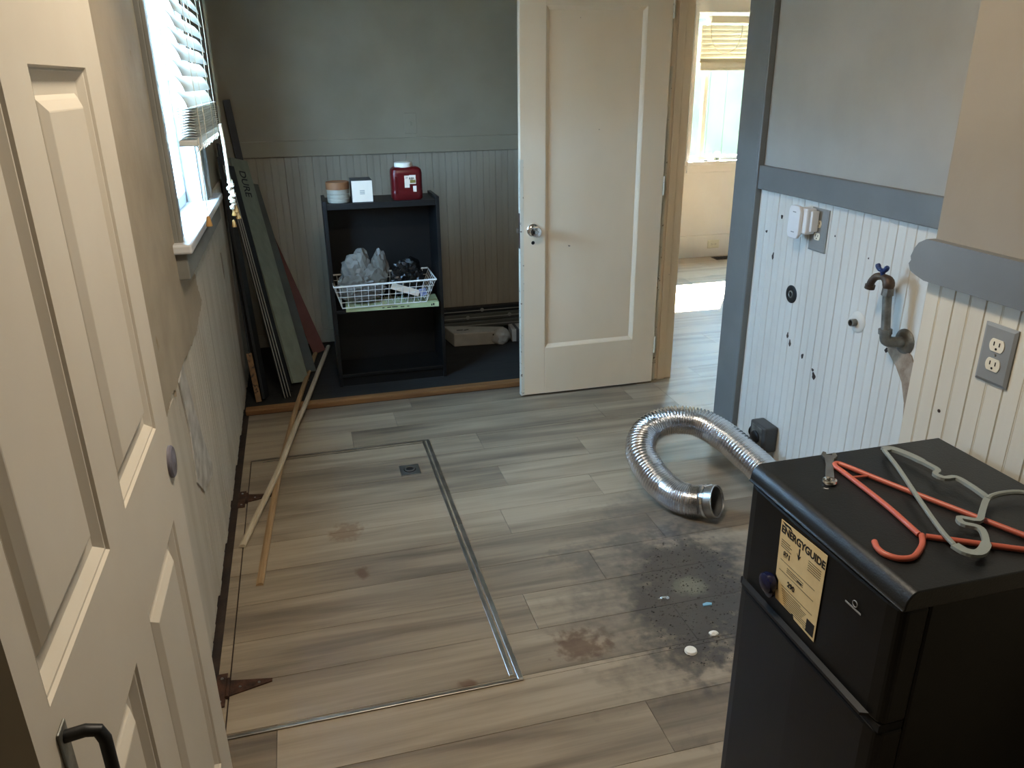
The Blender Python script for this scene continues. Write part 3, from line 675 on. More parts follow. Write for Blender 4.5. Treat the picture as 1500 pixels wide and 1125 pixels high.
build('jar_body', MB().lathe([(.026, 0), (.030, .004), (.030, .055), (.026, .062), (.026, .072), (.024, .072), (.024, .062), (.028, .054), (.028, .006), (.001, .005)], (3.60, YF-.02, FZ0), seg=20), M['jar_glass'], jr, smooth=True)
build('candle', MB().cyl((3.60, YF-.02, FZ0+.0065), (3.60, YF-.02, FZ0+.032), .025), M['clump'], jr)
pn = thing('pen', 'thin pen lying at the left end of the sunny sill', 'pen', (3.42, YF-.03, FZ0))
build('barrel', MB().cyl((3.36, YF-.03, FZ0+.005), (3.46, YF-.045, FZ0+.005), .005, seg=10), M['box_white'], pn, smooth=True)
build('pen_cap', MB().cyl((3.46, YF-.045, FZ0+.0058), (3.50, YF-.051, FZ0+.0058), .0058, seg=10), M['box_grey'], pn, smooth=True)

def outlet(name, label, org, right, upv, plate_mt, sock_mt, w=.075, h=.118, sockets=(-.0195, .0195), horizontal=False):
    """duplex outlet: org = centre on the wall, right/up as the viewer sees them"""
    r, u = Vector(right), Vector(upv); n = r.cross(u)
    t = thing(name, label, 'outlet', org); o = Vector(org)
    mb = MB(); V = []
    for ins, d in ((0, 0), (0, .003), (.006, .006)):
        V += [o+r*sx*(w/2-ins)+u*sy*(h/2-ins)+n*d for sx, sy in ((-1,-1),(1,-1),(1,1),(-1,1))]
    mb.add(V, [(i*4+k, i*4+(k+1) % 4, (i+1)*4+(k+1) % 4, (i+1)*4+k) for i in range(2) for k in range(4)] + [(8,9,10,11), (3,2,1,0)])
    build('cover_plate', mb, plate_mt, t)
    for s in sockets:
        c = o + (r*s if horizontal else u*s); ru, uu = (u, -r) if horizontal else (r, u)
        P = []
        for i in range(24):
            a = 2*math.pi*i/24; P.append(c + ru*.0170*max(-1, min(1, 1.0*math.cos(a))) + uu*max(-.0125, min(.0125, .0175*math.sin(a))) + n*.0055)
        sk = build('socket', MB().prism(P, n*.002), sock_mt, t)
        for dx in (-.0063, .0063): build('slot', MB().obox(c+ru*dx+uu*.003+n*.0077, ru*.0011, uu*.004, n*.0004), M['dark_hole'], sk)
        build('slot', MB().lathe([(.0025, 0), (.0023, .0006)], c-uu*.007+n*.0075, n, 10), M['dark_hole'], sk)
    if len(sockets) > 1: build('screw', MB().lathe([(.003, 0), (.002, .0015)], o+n*.006, n, 10), M['steel'], t)
    return t
outlet('wall_outlet', 'grey plate duplex outlet on the cream beadboard above the fridge', (XC-.001, 1.137, 1.04), (0, -1, 0), (0, 0, 1), M['grey_plate'], M['ivory_plastic'])
outlet('wall_outlet', 'grey plate outlet carrying the white plug-in unit', (XR-.001, 2.368, 1.045), (0, -1, 0), (0, 0, 1), M['grey_plate'], M['ivory_plastic'], w=.095, h=.15, sockets=(-.022, .022))
outlet('wall_outlet', 'ivory outlet set sideways in the sunny room baseboard', (3.635, YF-.019, .115), (1, 0, 0), (0, 0, 1), M['ivory_plastic'], M['ivory_plastic'], w=.118, h=.075, horizontal=True)
bp_ = thing('blank_plate', 'painted switch plate on the grey wall above the bookcase', 'plate', (.68, YB-.001, 1.31))
mb = MB().box((.643, YB-.006, 1.252), (.717, YB, 1.37)); build('cover_plate', mb, M['plaster_back'], bp_, bevel=.003)
build('toggle', MB().box((.674, YB-.016, 1.300), (.686, YB-.005, 1.320)), M['plaster_back'], bp_, bevel=.002)
vt = thing('floor_vent', 'dark metal floor vent in the sunny room', 'vent', (3.72, 6.33, 0))
build('vent_frame', MB().box((3.60, 6.28, 0), (3.95, 6.39, .004)), M['rust'], vt)
for i in range(10): build('slat', MB().box((3.615+.033*i, 6.29, .0042), (3.635+.033*i, 6.38, .0065)), M['dark_hole'], vt)
# board fence added outside the sunny room to tint its window green
gf = thing('added_board_fence', 'green board fence added outside to tint the sunny room window', 'fence', (4.6, 8.15, -.6))
fboard = MB().box((0, 8.13, -.598), (.196, 8.15, 2.2)).mesh('fence_board', M['fence'])
for i in range(24):
    o = bpy.data.objects.new('fence_board', fboard); COL.objects.link(o); o.parent = gf
    o.location = Vector((2.2+.2*i, random.uniform(0, .006), 0)) - ORG[gf.name]
for z in (.1, 1.7): build('fence_rail', MB().box((2.2, 8.157, z), (7.0, 8.20, z+.09)), M['fence'], gf)
# hedge added outside the sunny room for the green light in its window
hg = MB(); random.seed(4)
for i in range(16000):
    c = Vector((random.uniform(2.4, 6.6), random.uniform(8.4, 9.2), random.uniform(-.5, 2.3))); a = Vector((random.uniform(-1, 1), random.uniform(-1, 1), random.uniform(-1, 1))).normalized(); b = a.orthogonal().normalized()
    hg.add([c-a*.08, c+b*.035, c+a*.08, c-b*.035], [(0, 1, 2, 3)])
build('hedge', hg, M['leaf'], loc=(4.5, 8.7, -.6), label='leafy hedge added outside behind the green fence for its tint', cat='hedge')

# ------------------------------------------------------------------ things on the right wall
ex = thing('plug_in_unit', 'white plug-in wireless unit with side wings on the right wall', 'plug-in unit', (XR-.03, 2.42, 1.07))
build('unit_body', MB().box((XR-.048, 2.382, 1.028), (XR-.008, 2.440, 1.118)), M['white_plastic'], ex, bevel=.006)
fp = MB(); pr = []
for i in range(20):
    a = 2*math.pi*i/20; pr.append((2.437+.034*max(-1, min(1, 1.25*math.cos(a))), 1.066+.058*max(-1, min(1, 1.2*math.sin(a)))))
fp.prism([(XR-.062, y, z) for y, z in pr], (.014, 0, 0)); build('front_cover', fp, M['white_plastic'], ex, bevel=.003, smooth=30)
build('antenna_wing', MB().box((XR-.040, 2.362, 1.040), (XR-.012, 2.374, 1.112)), M['white_plastic'], ex, bevel=.003)
for z in (1.03, 1.10): build('indicator', MB().box((XR-.0628, 2.427, z), (XR-.0618, 2.445, z+.003)), M['grey_plate'], ex)
hl = thing('drain_hole', 'round dark pipe opening in the white beadboard', 'pipe opening', (XR-.002, 2.482, .785))
build('escutcheon', MB().lathe([(.034, 0), (.034, .002), (.026, .005), (.018, .004), (.001, .004)], (XR-.0005, 2.482, .785), (-1, 0, 0), 24), M['black'], hl, smooth=30)
build('pipe_end', MB().tube([(XR-.004, 2.482+.012*math.cos(a), .785+.012*math.sin(a)) for a in [i*math.pi/8 for i in range(16)]], .003, 6, closed=True), M['galv'], hl, smooth=True)
sp = thing('pipe_stub', 'white escutcheon with a capped pipe stub left of the faucet', 'pipe stub', (XR-.002, 2.103, .785))
build('escutcheon', MB().lathe([(.036, 0), (.036, .002), (.030, .007), (.020, .010), (.001, .010)], (XR-.0005, 2.103, .785), (-1, 0, 0), 28), M['white_board'], sp, smooth=30)
build('stub', MB().lathe([(.012, 0), (.012, .022), (.009, .022), (.009, .006), (.001, .006)], (XR-.008, 2.103, .785), (-1, 0, 0), 18), M['galv'], sp, smooth=30)
fc = thing('water_spigot', 'old spigot with blue handle on an upright galvanised pipe', 'spigot', (XR-.06, 1.93, .785))
py, pz = 1.885, .786
build('escutcheon', MB().lathe([(.040, 0), (.040, .002), (.032, .009), (.020, .012)], (XR-.0005, py, pz), (-1, 0, 0), 28), M['galv'], fc, smooth=30)
build('elbow', MB().tube(spline([(XR-.004, py, pz), (XR-.04, py+.006, pz), (XR-.058, py+.015, pz+.006), (XR-.062, py+.018, pz+.034)], 14), [.017]*15, 14), M['galv'], fc, smooth=True)
build('elbow_collar', MB().cyl((XR-.062, py+.018, pz+.026), (XR-.063, py+.019, pz+.040), .0205, seg=14), M['galv'], fc, smooth=30)
top = Vector((XR-.068, py+.030, pz+.150))
build('riser_pipe', MB().cyl((XR-.062, py+.018, pz+.03), top, .0135, seg=16), M['galv'], fc, smooth=30)
build('coupling', MB().cyl(top-Vector((0, 0, .006)), top+Vector((0, 0, .016)), .018, .016, seg=8), M['galv'], fc)
bd = build('valve_body', MB().tube(spline([top+Vector((0, 0, .012)), top+Vector((0, .004, .034)), top+Vector((-.002, .026, .044)), top+Vector((-.004, .052, .040)), top+Vector((-.006, .068, .022)), top+Vector((-.006, .072, .006))], 20),
           [.014+.004*math.sin(i*.5) if i < 10 else .0115 for i in range(21)], 14), M['brass'], fc, smooth=True)
build('spout_lip', MB().cyl(top+Vector((-.006, .071, .010)), top+Vector((-.006, .073, -.002)), .0155, seg=14), M['brass'], fc, smooth=30)
st = top+Vector((-.004, .026, .05))
hn = build('blue_handle', MB().cyl(st, st+Vector((-.004, .004, .020)), .007, seg=10), M['blue'], fc, smooth=30, label='blue wing handle')
for s in (-1, 1):
    build('handle_wing', MB().tube(spline([st+Vector((-.003, .003, .014)), st+Vector((-.004, .003+s*.013, .017)), st+Vector((-.005, .003+s*.022, .030))], 8), [.006, .0065, .007, .007, .007, .0075, .008, .008, .006], 10), M['blue'], hn, smooth=True)
dr = thing('dryer_outlet', 'dark grey surface mounted dryer outlet box above the duct', 'outlet', (XR-.03, 2.53, .185))
build('outlet_box', MB().box((XR-.062, 2.455, .135), (XR-.001, 2.565, .245)), M['box_grey'], dr, bevel=.008)
build('face_plate', MB().box((XR-.065, 2.475, .150), (XR-.060, 2.548, .235)), M['galv'], dr, bevel=.002)
build('receptacle', MB().lathe([(.026, 0), (.026, .006), (.022, .008), (.001, .008)], (XR-.064, 2.512, .188), (-1, 0, 0), 24), M['black'], dr, smooth=30)
build('far_face', MB().lathe([(.030, 0), (.030, .003), (.018, .004), (.018, .010), (.001, .010)], (XR-.035, 2.565, .19), (0, 1, 0), 20), M['black'], dr, smooth=30)
# old anchor holes and paint chips in the white boards
for n_, (y, z, ry, rz) in enumerate([(2.60, 1.055, .006, .010), (2.69, .985, .007, .006), (2.63, .90, .006, .013), (2.475, .625, .006, .010), (2.455, .60, .007, .012), (2.29, .525, .010, .014), (2.30, .545, .006, .007), (2.37, .575, .006, .012), (2.10, 1.0, .003, .003), (1.955, .735, .007, .007), (2.28, 1.04, .003, .003)]):
    P = [(XR-.0012, y+ry*math.cos(a)*(1+.3*math.sin(3*a+n_)), z+rz*math.sin(a)*(1+.3*math.cos(2*a+n_))) for a in [i*math.pi/6 for i in range(12)]]
    build('paint_chip', MB().prism(P, (.001, 0, 0)), M['gap'], wall_right)
build('nail_hole', MB().lathe([(.004, 0), (.004, .001)], (XC-.0005, 1.247, .876), (-1, 0, 0), 10), M['gap'], wall_chase)

# ------------------------------------------------------------------ fridge
FXa, FXb, FYa, FYb, FZ = .80, 1.238, .772, 1.195, .84
fg = thing('mini_fridge', 'black two door mini fridge against the front wall', 'fridge', ((FXa+FXb)/2, (FYa+FYb)/2, 0))
build('cabinet', MB().box((FXa+.055, FYa+.004, .02), (FXb, FYb-.004, FZ-.03)), M['black_fridge'], fg, bevel=.006)
# doors with a bowed front edge
def fdoor(z0, z1):
    pts = [(FXa+.052, FYa), (FXa+.012, FYa), (FXa+.004, FYa+.006), (FXa, FYa+.03), (FXa-.003, (FYa+FYb)/2), (FXa, FYb-.03), (FXa+.004, FYb-.006), (FXa+.012, FYb), (FXa+.052, FYb)]
    return MB().prism([(x, y, z0) for x, y in pts], (0, 0, z1-z0))
build('freezer_door', fdoor(.583, FZ-.036), M['black_fridge'], fg, bevel=.006)
build('fridge_door', fdoor(.05, .566), M['black_fridge'], fg, bevel=.006)
tb = MB(); nt_ = 10
prof = [(FXa-.002, FZ-.034)] + [(FXa+.002+.022*(1-math.cos(a)), FZ-.030+.030*math.sin(a)) for a in [i*math.pi/2/nt_ for i in range(nt_+1)]] + [(FXb+.004, FZ), (FXb+.004, FZ-.034)]
tb.prism([(x, FYa-.003, z) for x, z in prof], (0, FYb-FYa+.006, 0))
tp_ = build('top_cover', tb, M['black_top'], fg, bevel=.003, smooth=30)
build('door_groove', MB().box((FXa+.004, FYa+.002, .567), (FXa+.05, FYb-.002, .582)), M['dark_hole'], fg)
build('handle_lip', MB().prism([(FXa-.003, FYa+.02, .588), (FXa-.012, FYa+.03, .583), (FXa-.012, FYb-.03, .583), (FXa-.003, FYb-.02, .588)], (0, 0, .006)), M['black_fridge'], fg)
build('base_grille', MB().box((FXa+.03, FYa+.01, .02), (FXa+.05, FYb-.01, .05)), M['black_gloss'], fg)
for xx in (FXa+.08, FXb-.05):
    for yy in (FYa+.05, FYb-.05): build('foot', MB().cyl((xx, yy, 0), (xx, yy, .021), .018, seg=14), M['black_gloss'], fg)
lx = FXa-.0045
P = [(1.074, .790), (.940, .796), (.941, .616), (1.002, .6195), (1.006, .628), (1.012, .624), (1.062, .624), (1.066, .64), (1.058, .645), (1.060, .665), (1.070, .672)]
el = build('energy_label', MB().prism([(lx, y, z) for y, z in P], (.0006, 0, 0)), M['label'], fg, label='torn tan energy label with black print')
TX, TU = (0, -1, 0), (0, 0, 1)
text_part('label_print', 'ENERGYGUIDE', .0205, frame_mtx((lx-.0004, 1.006, .7735), TX, TU), M['ink'], el, bold=.0006, squeeze=.94)
mb = MB(); a0 = lx-.0005
mb.prism([(a0, 1.0135, .764), (a0, 1.0105, .764), (a0, 1.0105, .748), (a0, 1.006, .752), (a0, 1.012, .740), (a0, 1.018, .752), (a0, 1.0135, .748)], (.0004, 0, 0))
mb.prism([(a0, 1.070, .7885), (a0, 1.045, .7885), (a0, 1.038, .783), (a0, 1.052, .785), (a0, 1.060, .7835)], (.0004, 0, 0))
build('label_arrow', mb, M['ink'], el)
lines = MB(); random.seed(5)
def pline(y, z, ln, th=.0011): lines.box((lx-.0003, y-ln, z), (lx, y, z+th))
for i in range(4): pline(1.066, .752-.0045*i, .026+.006*(i % 2))
for i in range(5): pline(.985, .757-.0045*i, .036)
for z in (.712, .690, .662): pline(1.062 if z > .67 else 1.05, z, .104 if z > .67 else .094, .0008)
for i in range(8): pline(1.048-.002*i, .656-.0042*i, .060+.02*((i*3) % 4)/4, .0009)
for i in range(3): pline(1.04, .7045-.004*i, .05)
pline(1.008, .6985, .014, .0022); pline(.975, .623, .03, .001)
build('label_lines', lines, M['ink'], el)
text_part('label_print', '$31', .014, frame_mtx((lx-.0004, 1.045, .728), TX, TU), M['ink'], el, bold=.0005)
text_part('label_print', '290', .0145, frame_mtx((lx-.0004, 1.022, .6755), TX, TU), M['ink'], el, bold=.0006)
build('label_box', MB().box((lx-.0004, .945, .622), (lx, .967, .648)), M['ink'], el)
mb = MB().box((FXa-.0040, .846, .7445), (FXa-.0032, .884, .7475)); build('brand_mark', mb, M['logo'], fg)
build('brand_emblem', MB().tube([(FXa-.0036, .862+.0055*math.cos(a), .7555+.0055*math.sin(a)) for a in [i*math.pi/8 for i in range(16)]], .0009, 6, closed=True), M['logo'], fg)
mg = thing('navy_magnet', 'round navy magnet stuck on the torn energy label', 'magnet', (FXa-.006, 1.075, .65))
build('magnet_body', MB().lathe([(.012, 0), (.018, .003), (.021, .010), (.019, .018), (.012, .022), (.001, .023)], (FXa-.005, 1.075, .652), (-1, 0, 0), 24), M['magnet'], mg, smooth=True)
build('magnet_skirt', MB().lathe([(.016, 0), (.016, .006), (.010, .007)], (FXa-.005, 1.080, .632), (-1, 0, 0), 20), M['magnet'], mg, smooth=30)

# hangers and wrench on the fridge top
T0 = FZ
ch = thing('coral_hanger', 'coral pink plastic hanger lying under the grey hanger', 'hanger', (.98, .95, T0))
zc = T0+.0055
build('hanger_bar', MB().tube(spline([(.925, .890, zc), (.938, .985, zc), (.945, 1.10, zc), (.946, 1.137, zc), (.957, 1.146, zc), (.968, 1.128, zc), (1.00, 1.045, zc), (1.06, .905, zc), (1.105, .800, zc), (1.108, .785, zc), (1.098, .782, zc), (1.03, .822, zc), (.932, .883, zc)], 90), .0050, 10), M['coral'], ch, smooth=True)
build('hook', MB().tube(spline([(.928, .888, zc), (.912, .868, zc), (.892, .852, zc), (.868, .839, zc), (.846, .842, zc), (.833, .858, zc), (.833, .876, zc), (.841, .893, zc)], 40), .0050, 10), M['coral'], ch, smooth=True)
build('cross_strut', MB().tube([(.945, 1.090, zc), (.983, 1.086, zc)], .0024, 8), M['coral'], ch, smooth=True)
gh = thing('grey_hanger', 'grey green plastic hanger lying across the coral hanger', 'hanger', (1.04, .98, T0))
zg = T0+.0165
def strap(path, w, t=.006, n=40):
    """flat plastic strip following a path on the fridge top"""
    P = spline(path, n); mb = MB(); V = []
    for i, p in enumerate(P):
        d = (P[min(i+1, n)]-P[max(i-1, 0)]); d.z = 0; d.normalize(); s = Vector((-d.y, d.x, 0)); ww = w(i/n) if callable(w) else w
        for a, b in ((-1, -1), (1, -1), (1, 1), (-1, 1)): V.append(p + s*a*ww/2 + Vector((0, 0, b*t/2)))
    F = [(i*4+k, i*4+(k+1) % 4, (i+1)*4+(k+1) % 4, (i+1)*4+k) for i in range(n) for k in range(4)] + [(3, 2, 1, 0), (n*4, n*4+1, n*4+2, n*4+3)]
    return mb.add(V, F)
build('hanger_bar', strap([(1.072, 1.158, zg-.003), (1.04, 1.08, zg), (.99, .965, zg), (.955, .880, zg), (.944, .838, zg-.002)], .0075), M['grey_hanger'], gh, bevel=.0015)
build('hanger_arm', strap([(1.072, 1.158, zg-.003), (1.090, 1.156, zg-.003), (1.102, 1.120, zg-.002), (1.103, 1.085, zg), (1.104, 1.052, zg), (1.088, 1.040, zg), (1.092, 1.022, zg), (1.114, 1.018, zg), (1.116, .990, zg), (1.113, .960, zg), (1.110, .942, zg)],
      lambda u: .017-.006*u if u < .3 else .0105), M['grey_hanger'], gh, bevel=.0015)
build('hanger_arm', strap([(.944, .838, zg-.002), (.947, .818, zg-.002), (.962, .808, zg-.001), (.988, .822, zg), (1.012, .850, zg), (1.018, .868, zg), (1.003, .884, zg), (1.012, .900, zg), (1.035, .885, zg), (1.062, .905, zg), (1.088, .926, zg), (1.110, .942, zg)],
      lambda u: .016 if u < .3 else .0105), M['grey_hanger'], gh, bevel=.0015)
build('hook', MB().tube(spline([(1.106, .938, zg), (1.122, .945, zg), (1.150, .948, zg), (1.180, .943, zg), (1.200, .925, zg), (1.202, .898, zg), (1.190, .880, zg)], 40), .0048, 8), M['grey_hanger'], gh, smooth=True)
wr = thing('wrench', 'small steel wrench at the far edge of the fridge top', 'wrench', (.93, 1.135, T0))
pA, pB = Vector((.968, 1.186, T0)), Vector((.900, 1.090, T0)); d = (pB-pA).normalized(); s = Vector((-d.y, d.x, 0))
build('handle', MB().prism([pA+d*.016+s*.009+Vector((0,0,.002)), pA+d*.05+s*.007+Vector((0,0,.002)), pB-d*.012+s*.008+Vector((0,0,.002)), pB-d*.012-s*.008+Vector((0,0,.002)), pA+d*.05-s*.007+Vector((0,0,.002)), pA+d*.016-s*.009+Vector((0,0,.002))], (0, 0, .0055)), M['steel'], wr, bevel=.0012)
build('open_jaw', MB().prism([pA+d*.02+s*.010, pA+d*.006+s*.015, pA-d*.008+s*.012, pA-d*.006+s*.006, pA+d*.006+s*.005, pA+d*.007-s*.005, pA-d*.005-s*.006, pA-d*.007-s*.012, pA+d*.006-s*.015, pA+d*.02-s*.010], (0, 0, .007)), M['steel'], wr, bevel=.001)
build('box_end', MB().tube([pB+Vector((.0095*math.cos(a), .0095*math.sin(a), .0045)) for a in [i*math.pi/10 for i in range(20)]], .0045, 8, closed=True), M['chrome'], wr, smooth=True)

# ------------------------------------------------------------------ flexible duct
du = thing('flexible_duct', 'silver ribbed flexible duct curled on the floor by the fridge', 'duct', (1.35, 2.45, 0))
ctrl = [(1.375, 2.245, .085), (1.335, 2.292, .067), (1.290, 2.322, .064), (1.255, 2.385, .068), (1.228, 2.490, .092), (1.226, 2.610, .140), (1.292, 2.690, .188), (1.399, 2.692, .218), (1.50, 2.645, .215), (1.564, 2.553, .188), (1.604, 2.431, .15), (1.628, 2.30, .115), (1.63, 2.10, .075), (1.60, 1.85, .064)]
NR = 720; path = spline(ctrl, NR)
rad = [.0585 + .0040*math.sin(2*math.pi*i/6) for i in range(NR+1)]
build('duct_hose', MB().tube(path, rad, 28, caps=False), M['alu'], du, smooth=60)
build('duct_lining', MB().tube([p.copy() for p in path[5:230]], .0535, 28, caps=False), M['alu_in'], du, smooth=True)
d0 = (path[0]-path[13]).normalized()
build('end_collar', MB().lathe([(.0605, -.030), (.0622, -.028), (.0622, -.002), (.0610, 0), (.0585, 0), (.0575, -.004), (.0570, -.04)], path[0], d0, 36, caps=False), M['steel'], du, smooth=30, label='plain metal collar at the open end')
cl = build('hose_clamp', MB().lathe([(.061, -.042), (.064, -.042), (.064, -.033), (.061, -.033)], path[0], d0, 36, caps=False), M['chrome'], du, smooth=30)
build('clamp_screw', MB().cyl(path[0]-d0*.038+Vector((-.02, 0, .062)), path[0]-d0*.038+Vector((.012, .004, .064)), .005, seg=10), M['chrome'], cl, smooth=30)

# ------------------------------------------------------------------ sweepings on the floor
db = MB(); random.seed(9)
for i in range(1400):
    a = random.uniform(0, 2*math.pi); r = math.sqrt(random.random()); u, v = .17*r*math.cos(a), .33*r*math.sin(a); c_, s_ = math.cos(-.35), math.sin(-.35)
    x, y = 1.09+u*c_-v*s_, 1.86+u*s_+v*c_
    sz = random.choice([.0008, .001, .0012, .0015, .002, .003, .0045])
    db.add([(x-sz, y-sz*.5, 0), (x+sz, y-sz*.6, 0), (x+sz*.3, y+sz, 0), (x, y, sz*random.uniform(.3, .9))], [(0, 1, 3), (1, 2, 3), (2, 0, 3), (2, 1, 0)])
build('floor_debris', db, M['debris'], loc=(1.09, 1.86, 0), kind='stuff', label='dark dirt crumbs and lint swept together beside the fridge', cat='debris')
bc = thing('bottle_cap', 'white plastic cap lying at the near edge of the dirt', 'cap', (.955, 1.622, 0))
build('cap_shell', MB().lathe([(.017, 0), (.017, .007), (.015, .009), (.001, .009)], (.955, 1.622, 0), seg=24), M['cap_white'], bc, smooth=30)
build('cap_rim', MB().tube([(.955+.0172*math.cos(a), 1.622+.0172*math.sin(a), .0025) for a in [i*math.pi/12 for i in range(24)]], .0012, 5, closed=True), M['cap_white'], bc)
build('blue_scrap', MB().prism([(1.090, 1.800, 0), (1.118, 1.798, 0), (1.122, 1.806, 0), (1.108, 1.812, 0), (1.092, 1.809, 0)], (0, 0, .004)), mat('pale_blue_scrap', '#8fc0d4', '#79adc4', .5), loc=(1.105, 1.804, 0), label='small pale blue scrap in the floor dirt', cat='scrap')
build('white_scrap', blob((1.055, 1.672, .004), (.012, .008, .005), 5, .3, 2, flat=0), M['cap_white'], loc=(1.055, 1.672, 0), label='small white crumb in the dirt near the fridge door', cat='scrap')
build('foil_scrap', blob((.985, 1.865, .004), (.014, .006, .005), 6, .4, 2, flat=0), M['alu'], loc=(.985, 1.865, 0), label='crumpled shiny foil bit at the left of the dirt', cat='scrap')

# ------------------------------------------------------------------ wood mouldings lying from the floor into the alcove
def moulding(name, label, pts, w, mt):
    P = spline(pts, 40); mb = MB(); V = []; n = 40
    for i, p in enumerate(P):
        dd = (P[min(i+1, n)]-P[max(i-1, 0)]); dd.z = 0; dd.normalize(); s = Vector((-dd.y, dd.x, 0))
        for a, h in ((-1, 0), (1, 0), (1, .006), (.3, .012), (-.5, .013), (-1, .008)): V.append(p + s*a*w/2 + Vector((0, 0, h)))
    F = [(i*6+k, i*6+(k+1) % 6, (i+1)*6+(k+1) % 6, (i+1)*6+k) for i in range(n) for k in range(6)] + [(5, 4, 3, 2, 1, 0), tuple(n*6+k for k in range(6))]
    return build(name, mb.add(V, F), mt, loc=pts[0], label=label, cat='moulding')
moulding('wood_moulding', 'tan wood moulding strip, lower of the two crossed strips', [(-.263, 2.293, .0), (-.242, 2.611, .004), (-.210, 3.04, .012), (-.160, 3.50, .022), (-.118, 3.82, .029), (-.06, 4.28, .012), (-.01, 4.66, .0)], .024, M['stick_b'])
moulding('wood_moulding', 'pale wood moulding strip lying on top of the tan strip', [(-.330, 2.543, .004), (-.272, 2.797, .014), (-.205, 3.09, .027), (-.135, 3.50, .031), (-.075, 3.82, .030), (.005, 4.35, .010), (.072, 4.77, .0)], .024, M['stick_w'])

# ------------------------------------------------------------------ black bookcase and what stands on it
SX0, SX1, SY0, SY1, SZ = .103, .690, 4.04, 4.30, .978
bk = thing('bookcase', 'black laminate bookcase standing in the alcove', 'bookcase', ((SX0+SX1)/2, 4.17, 0))
build('side_panel', MB().box((SX0, SY0, 0), (SX0+.018, SY1, SZ+.014)), M['black_lam'], bk, bevel=.0015)
build('side_panel', MB().box((SX1-.018, SY0, 0), (SX1, SY1, SZ+.014)), M['black_lam'], bk, bevel=.0015)
build('top_shelf', MB().box((SX0+.018, SY0+.004, SZ-.03), (SX1-.018, SY1, SZ)), M['black_lam'], bk, bevel=.0015)
build('middle_shelf', MB().box((SX0+.018, SY0+.004, .408), (SX1-.018, SY1-.004, .426)), M['black_lam'], bk, bevel=.0015)
build('bottom_shelf', MB().box((SX0+.018, SY0+.004, .05), (SX1-.018, SY1-.004, .068)), M['black_lam'], bk, bevel=.0015)
build('kick_board', MB().box((SX0+.018, SY0+.012, 0), (SX1-.018, SY0+.026, .05)), M['black_lam'], bk)
build('back_panel', MB().box((SX0+.018, SY1-.004, .0), (SX1-.018, SY1, SZ-.03)), M['black_lam'], bk)
tbx = thing('round_tub', 'round tub with brown lid at the left of the bookcase top', 'tub', (.186, 4.11, SZ))
build('tub_body', MB().lathe([(.052, 0), (.055, .003), (.055, .018), (.0565, .020), (.055, .022), (.055, .040), (.0565, .042), (.055, .044), (.056, .070)], (.186, 4.11, SZ), seg=32), M['tub_body'], tbx, smooth=30)
build('lid', MB().lathe([(.058, .066), (.0585, .070), (.0585, .098), (.056, .102), (.050, .100), (.001, .099)], (.186, 4.11, SZ), seg=32), M['tub_brown'], tbx, smooth=30)
wb = thing('white_box', 'small box with white printed face beside the tub', 'box', (.315, 4.12, SZ))
build('carton', MB().box((.252, 4.062, SZ), (.356, 4.20, SZ+.108)), M['box_grey'], wb, bevel=.001)
build('front_face', MB().box((.253, 4.060, SZ+.002), (.355, 4.0622, SZ+.106)), M['box_white'], wb)
build('box_print', MB().box((.292, 4.0594, SZ+.047), (.316, 4.0602, SZ+.052)).box((.292, 4.0594, SZ+.055), (.316, 4.0602, SZ+.060)).box((.292, 4.0594, SZ+.040), (.316, 4.0602, SZ+.044)), M['pkg'], wb)
jg = thing('red_jug', 'dark red plastic jug with white cap on the bookcase top', 'jug', (.535, 4.12, SZ))
mb = MB(); V = []; n = 32; lev = [(0, .92), (.008, 1.0), (.045, 1.0), (.05, .975), (.055, 1.0), (.13, 1.0), (.150, .96), (.160, .80), (.164, .55)]
for h, s in lev:
    for k in range(n):
        a = 2*math.pi*k/n; cx, cy = math.cos(a), math.sin(a); e = .35
        V.append((.535+.079*s*math.copysign(abs(cx)**e, cx), 4.12+.056*s*math.copysign(abs(cy)**e, cy), SZ+h))
F = [(i*n+k, i*n+(k+1) % n, (i+1)*n+(k+1) % n, (i+1)*n+k) for i in range(len(lev)-1) for k in range(n)] + [tuple(range(n))[::-1], tuple((len(lev)-1)*n+k for k in range(n))]
build('jug_body', mb.add(V, F), M['red_jug'], jg, smooth=50)
build('cap', MB().lathe([(.044, .160), (.046, .163), (.046, .180), (.042, .184), (.001, .184)], (.525, 4.12, SZ), seg=30), M['cap_white'], jg, smooth=30)
jl = build('jug_label', MB().box((.520, 4.0625, SZ+.062), (.545, 4.0645, SZ+.122)).box((.545, 4.0625, SZ+.080), (.578, 4.0645, SZ+.124)).box((.562, 4.0625, SZ+.040), (.580, 4.0645, SZ+.070)), M['box_white'], jg, label='white and yellow printed label')
build('label_patch', MB().box((.548, 4.0615, SZ+.085), (.576, 4.0624, SZ+.100)), M['yellow'], jl)
text_part('label_print', 'REF', .016, frame_mtx((.556, 4.0612, SZ+.106), (1, 0, 0), (0, 0, 1)), M['ink'], jl, bold=.0003)
text_part('label_print', '21', .013, frame_mtx((.532, 4.0612, SZ+.112), (1, 0, 0), (0, 0, 1)), M['ink'], jl)
grip = MB().box((.470, 4.0625, SZ+.03), (.486, 4.066, SZ+.118)); build('grip_ridge', grip, M['red_jug'], jg, bevel=.003)
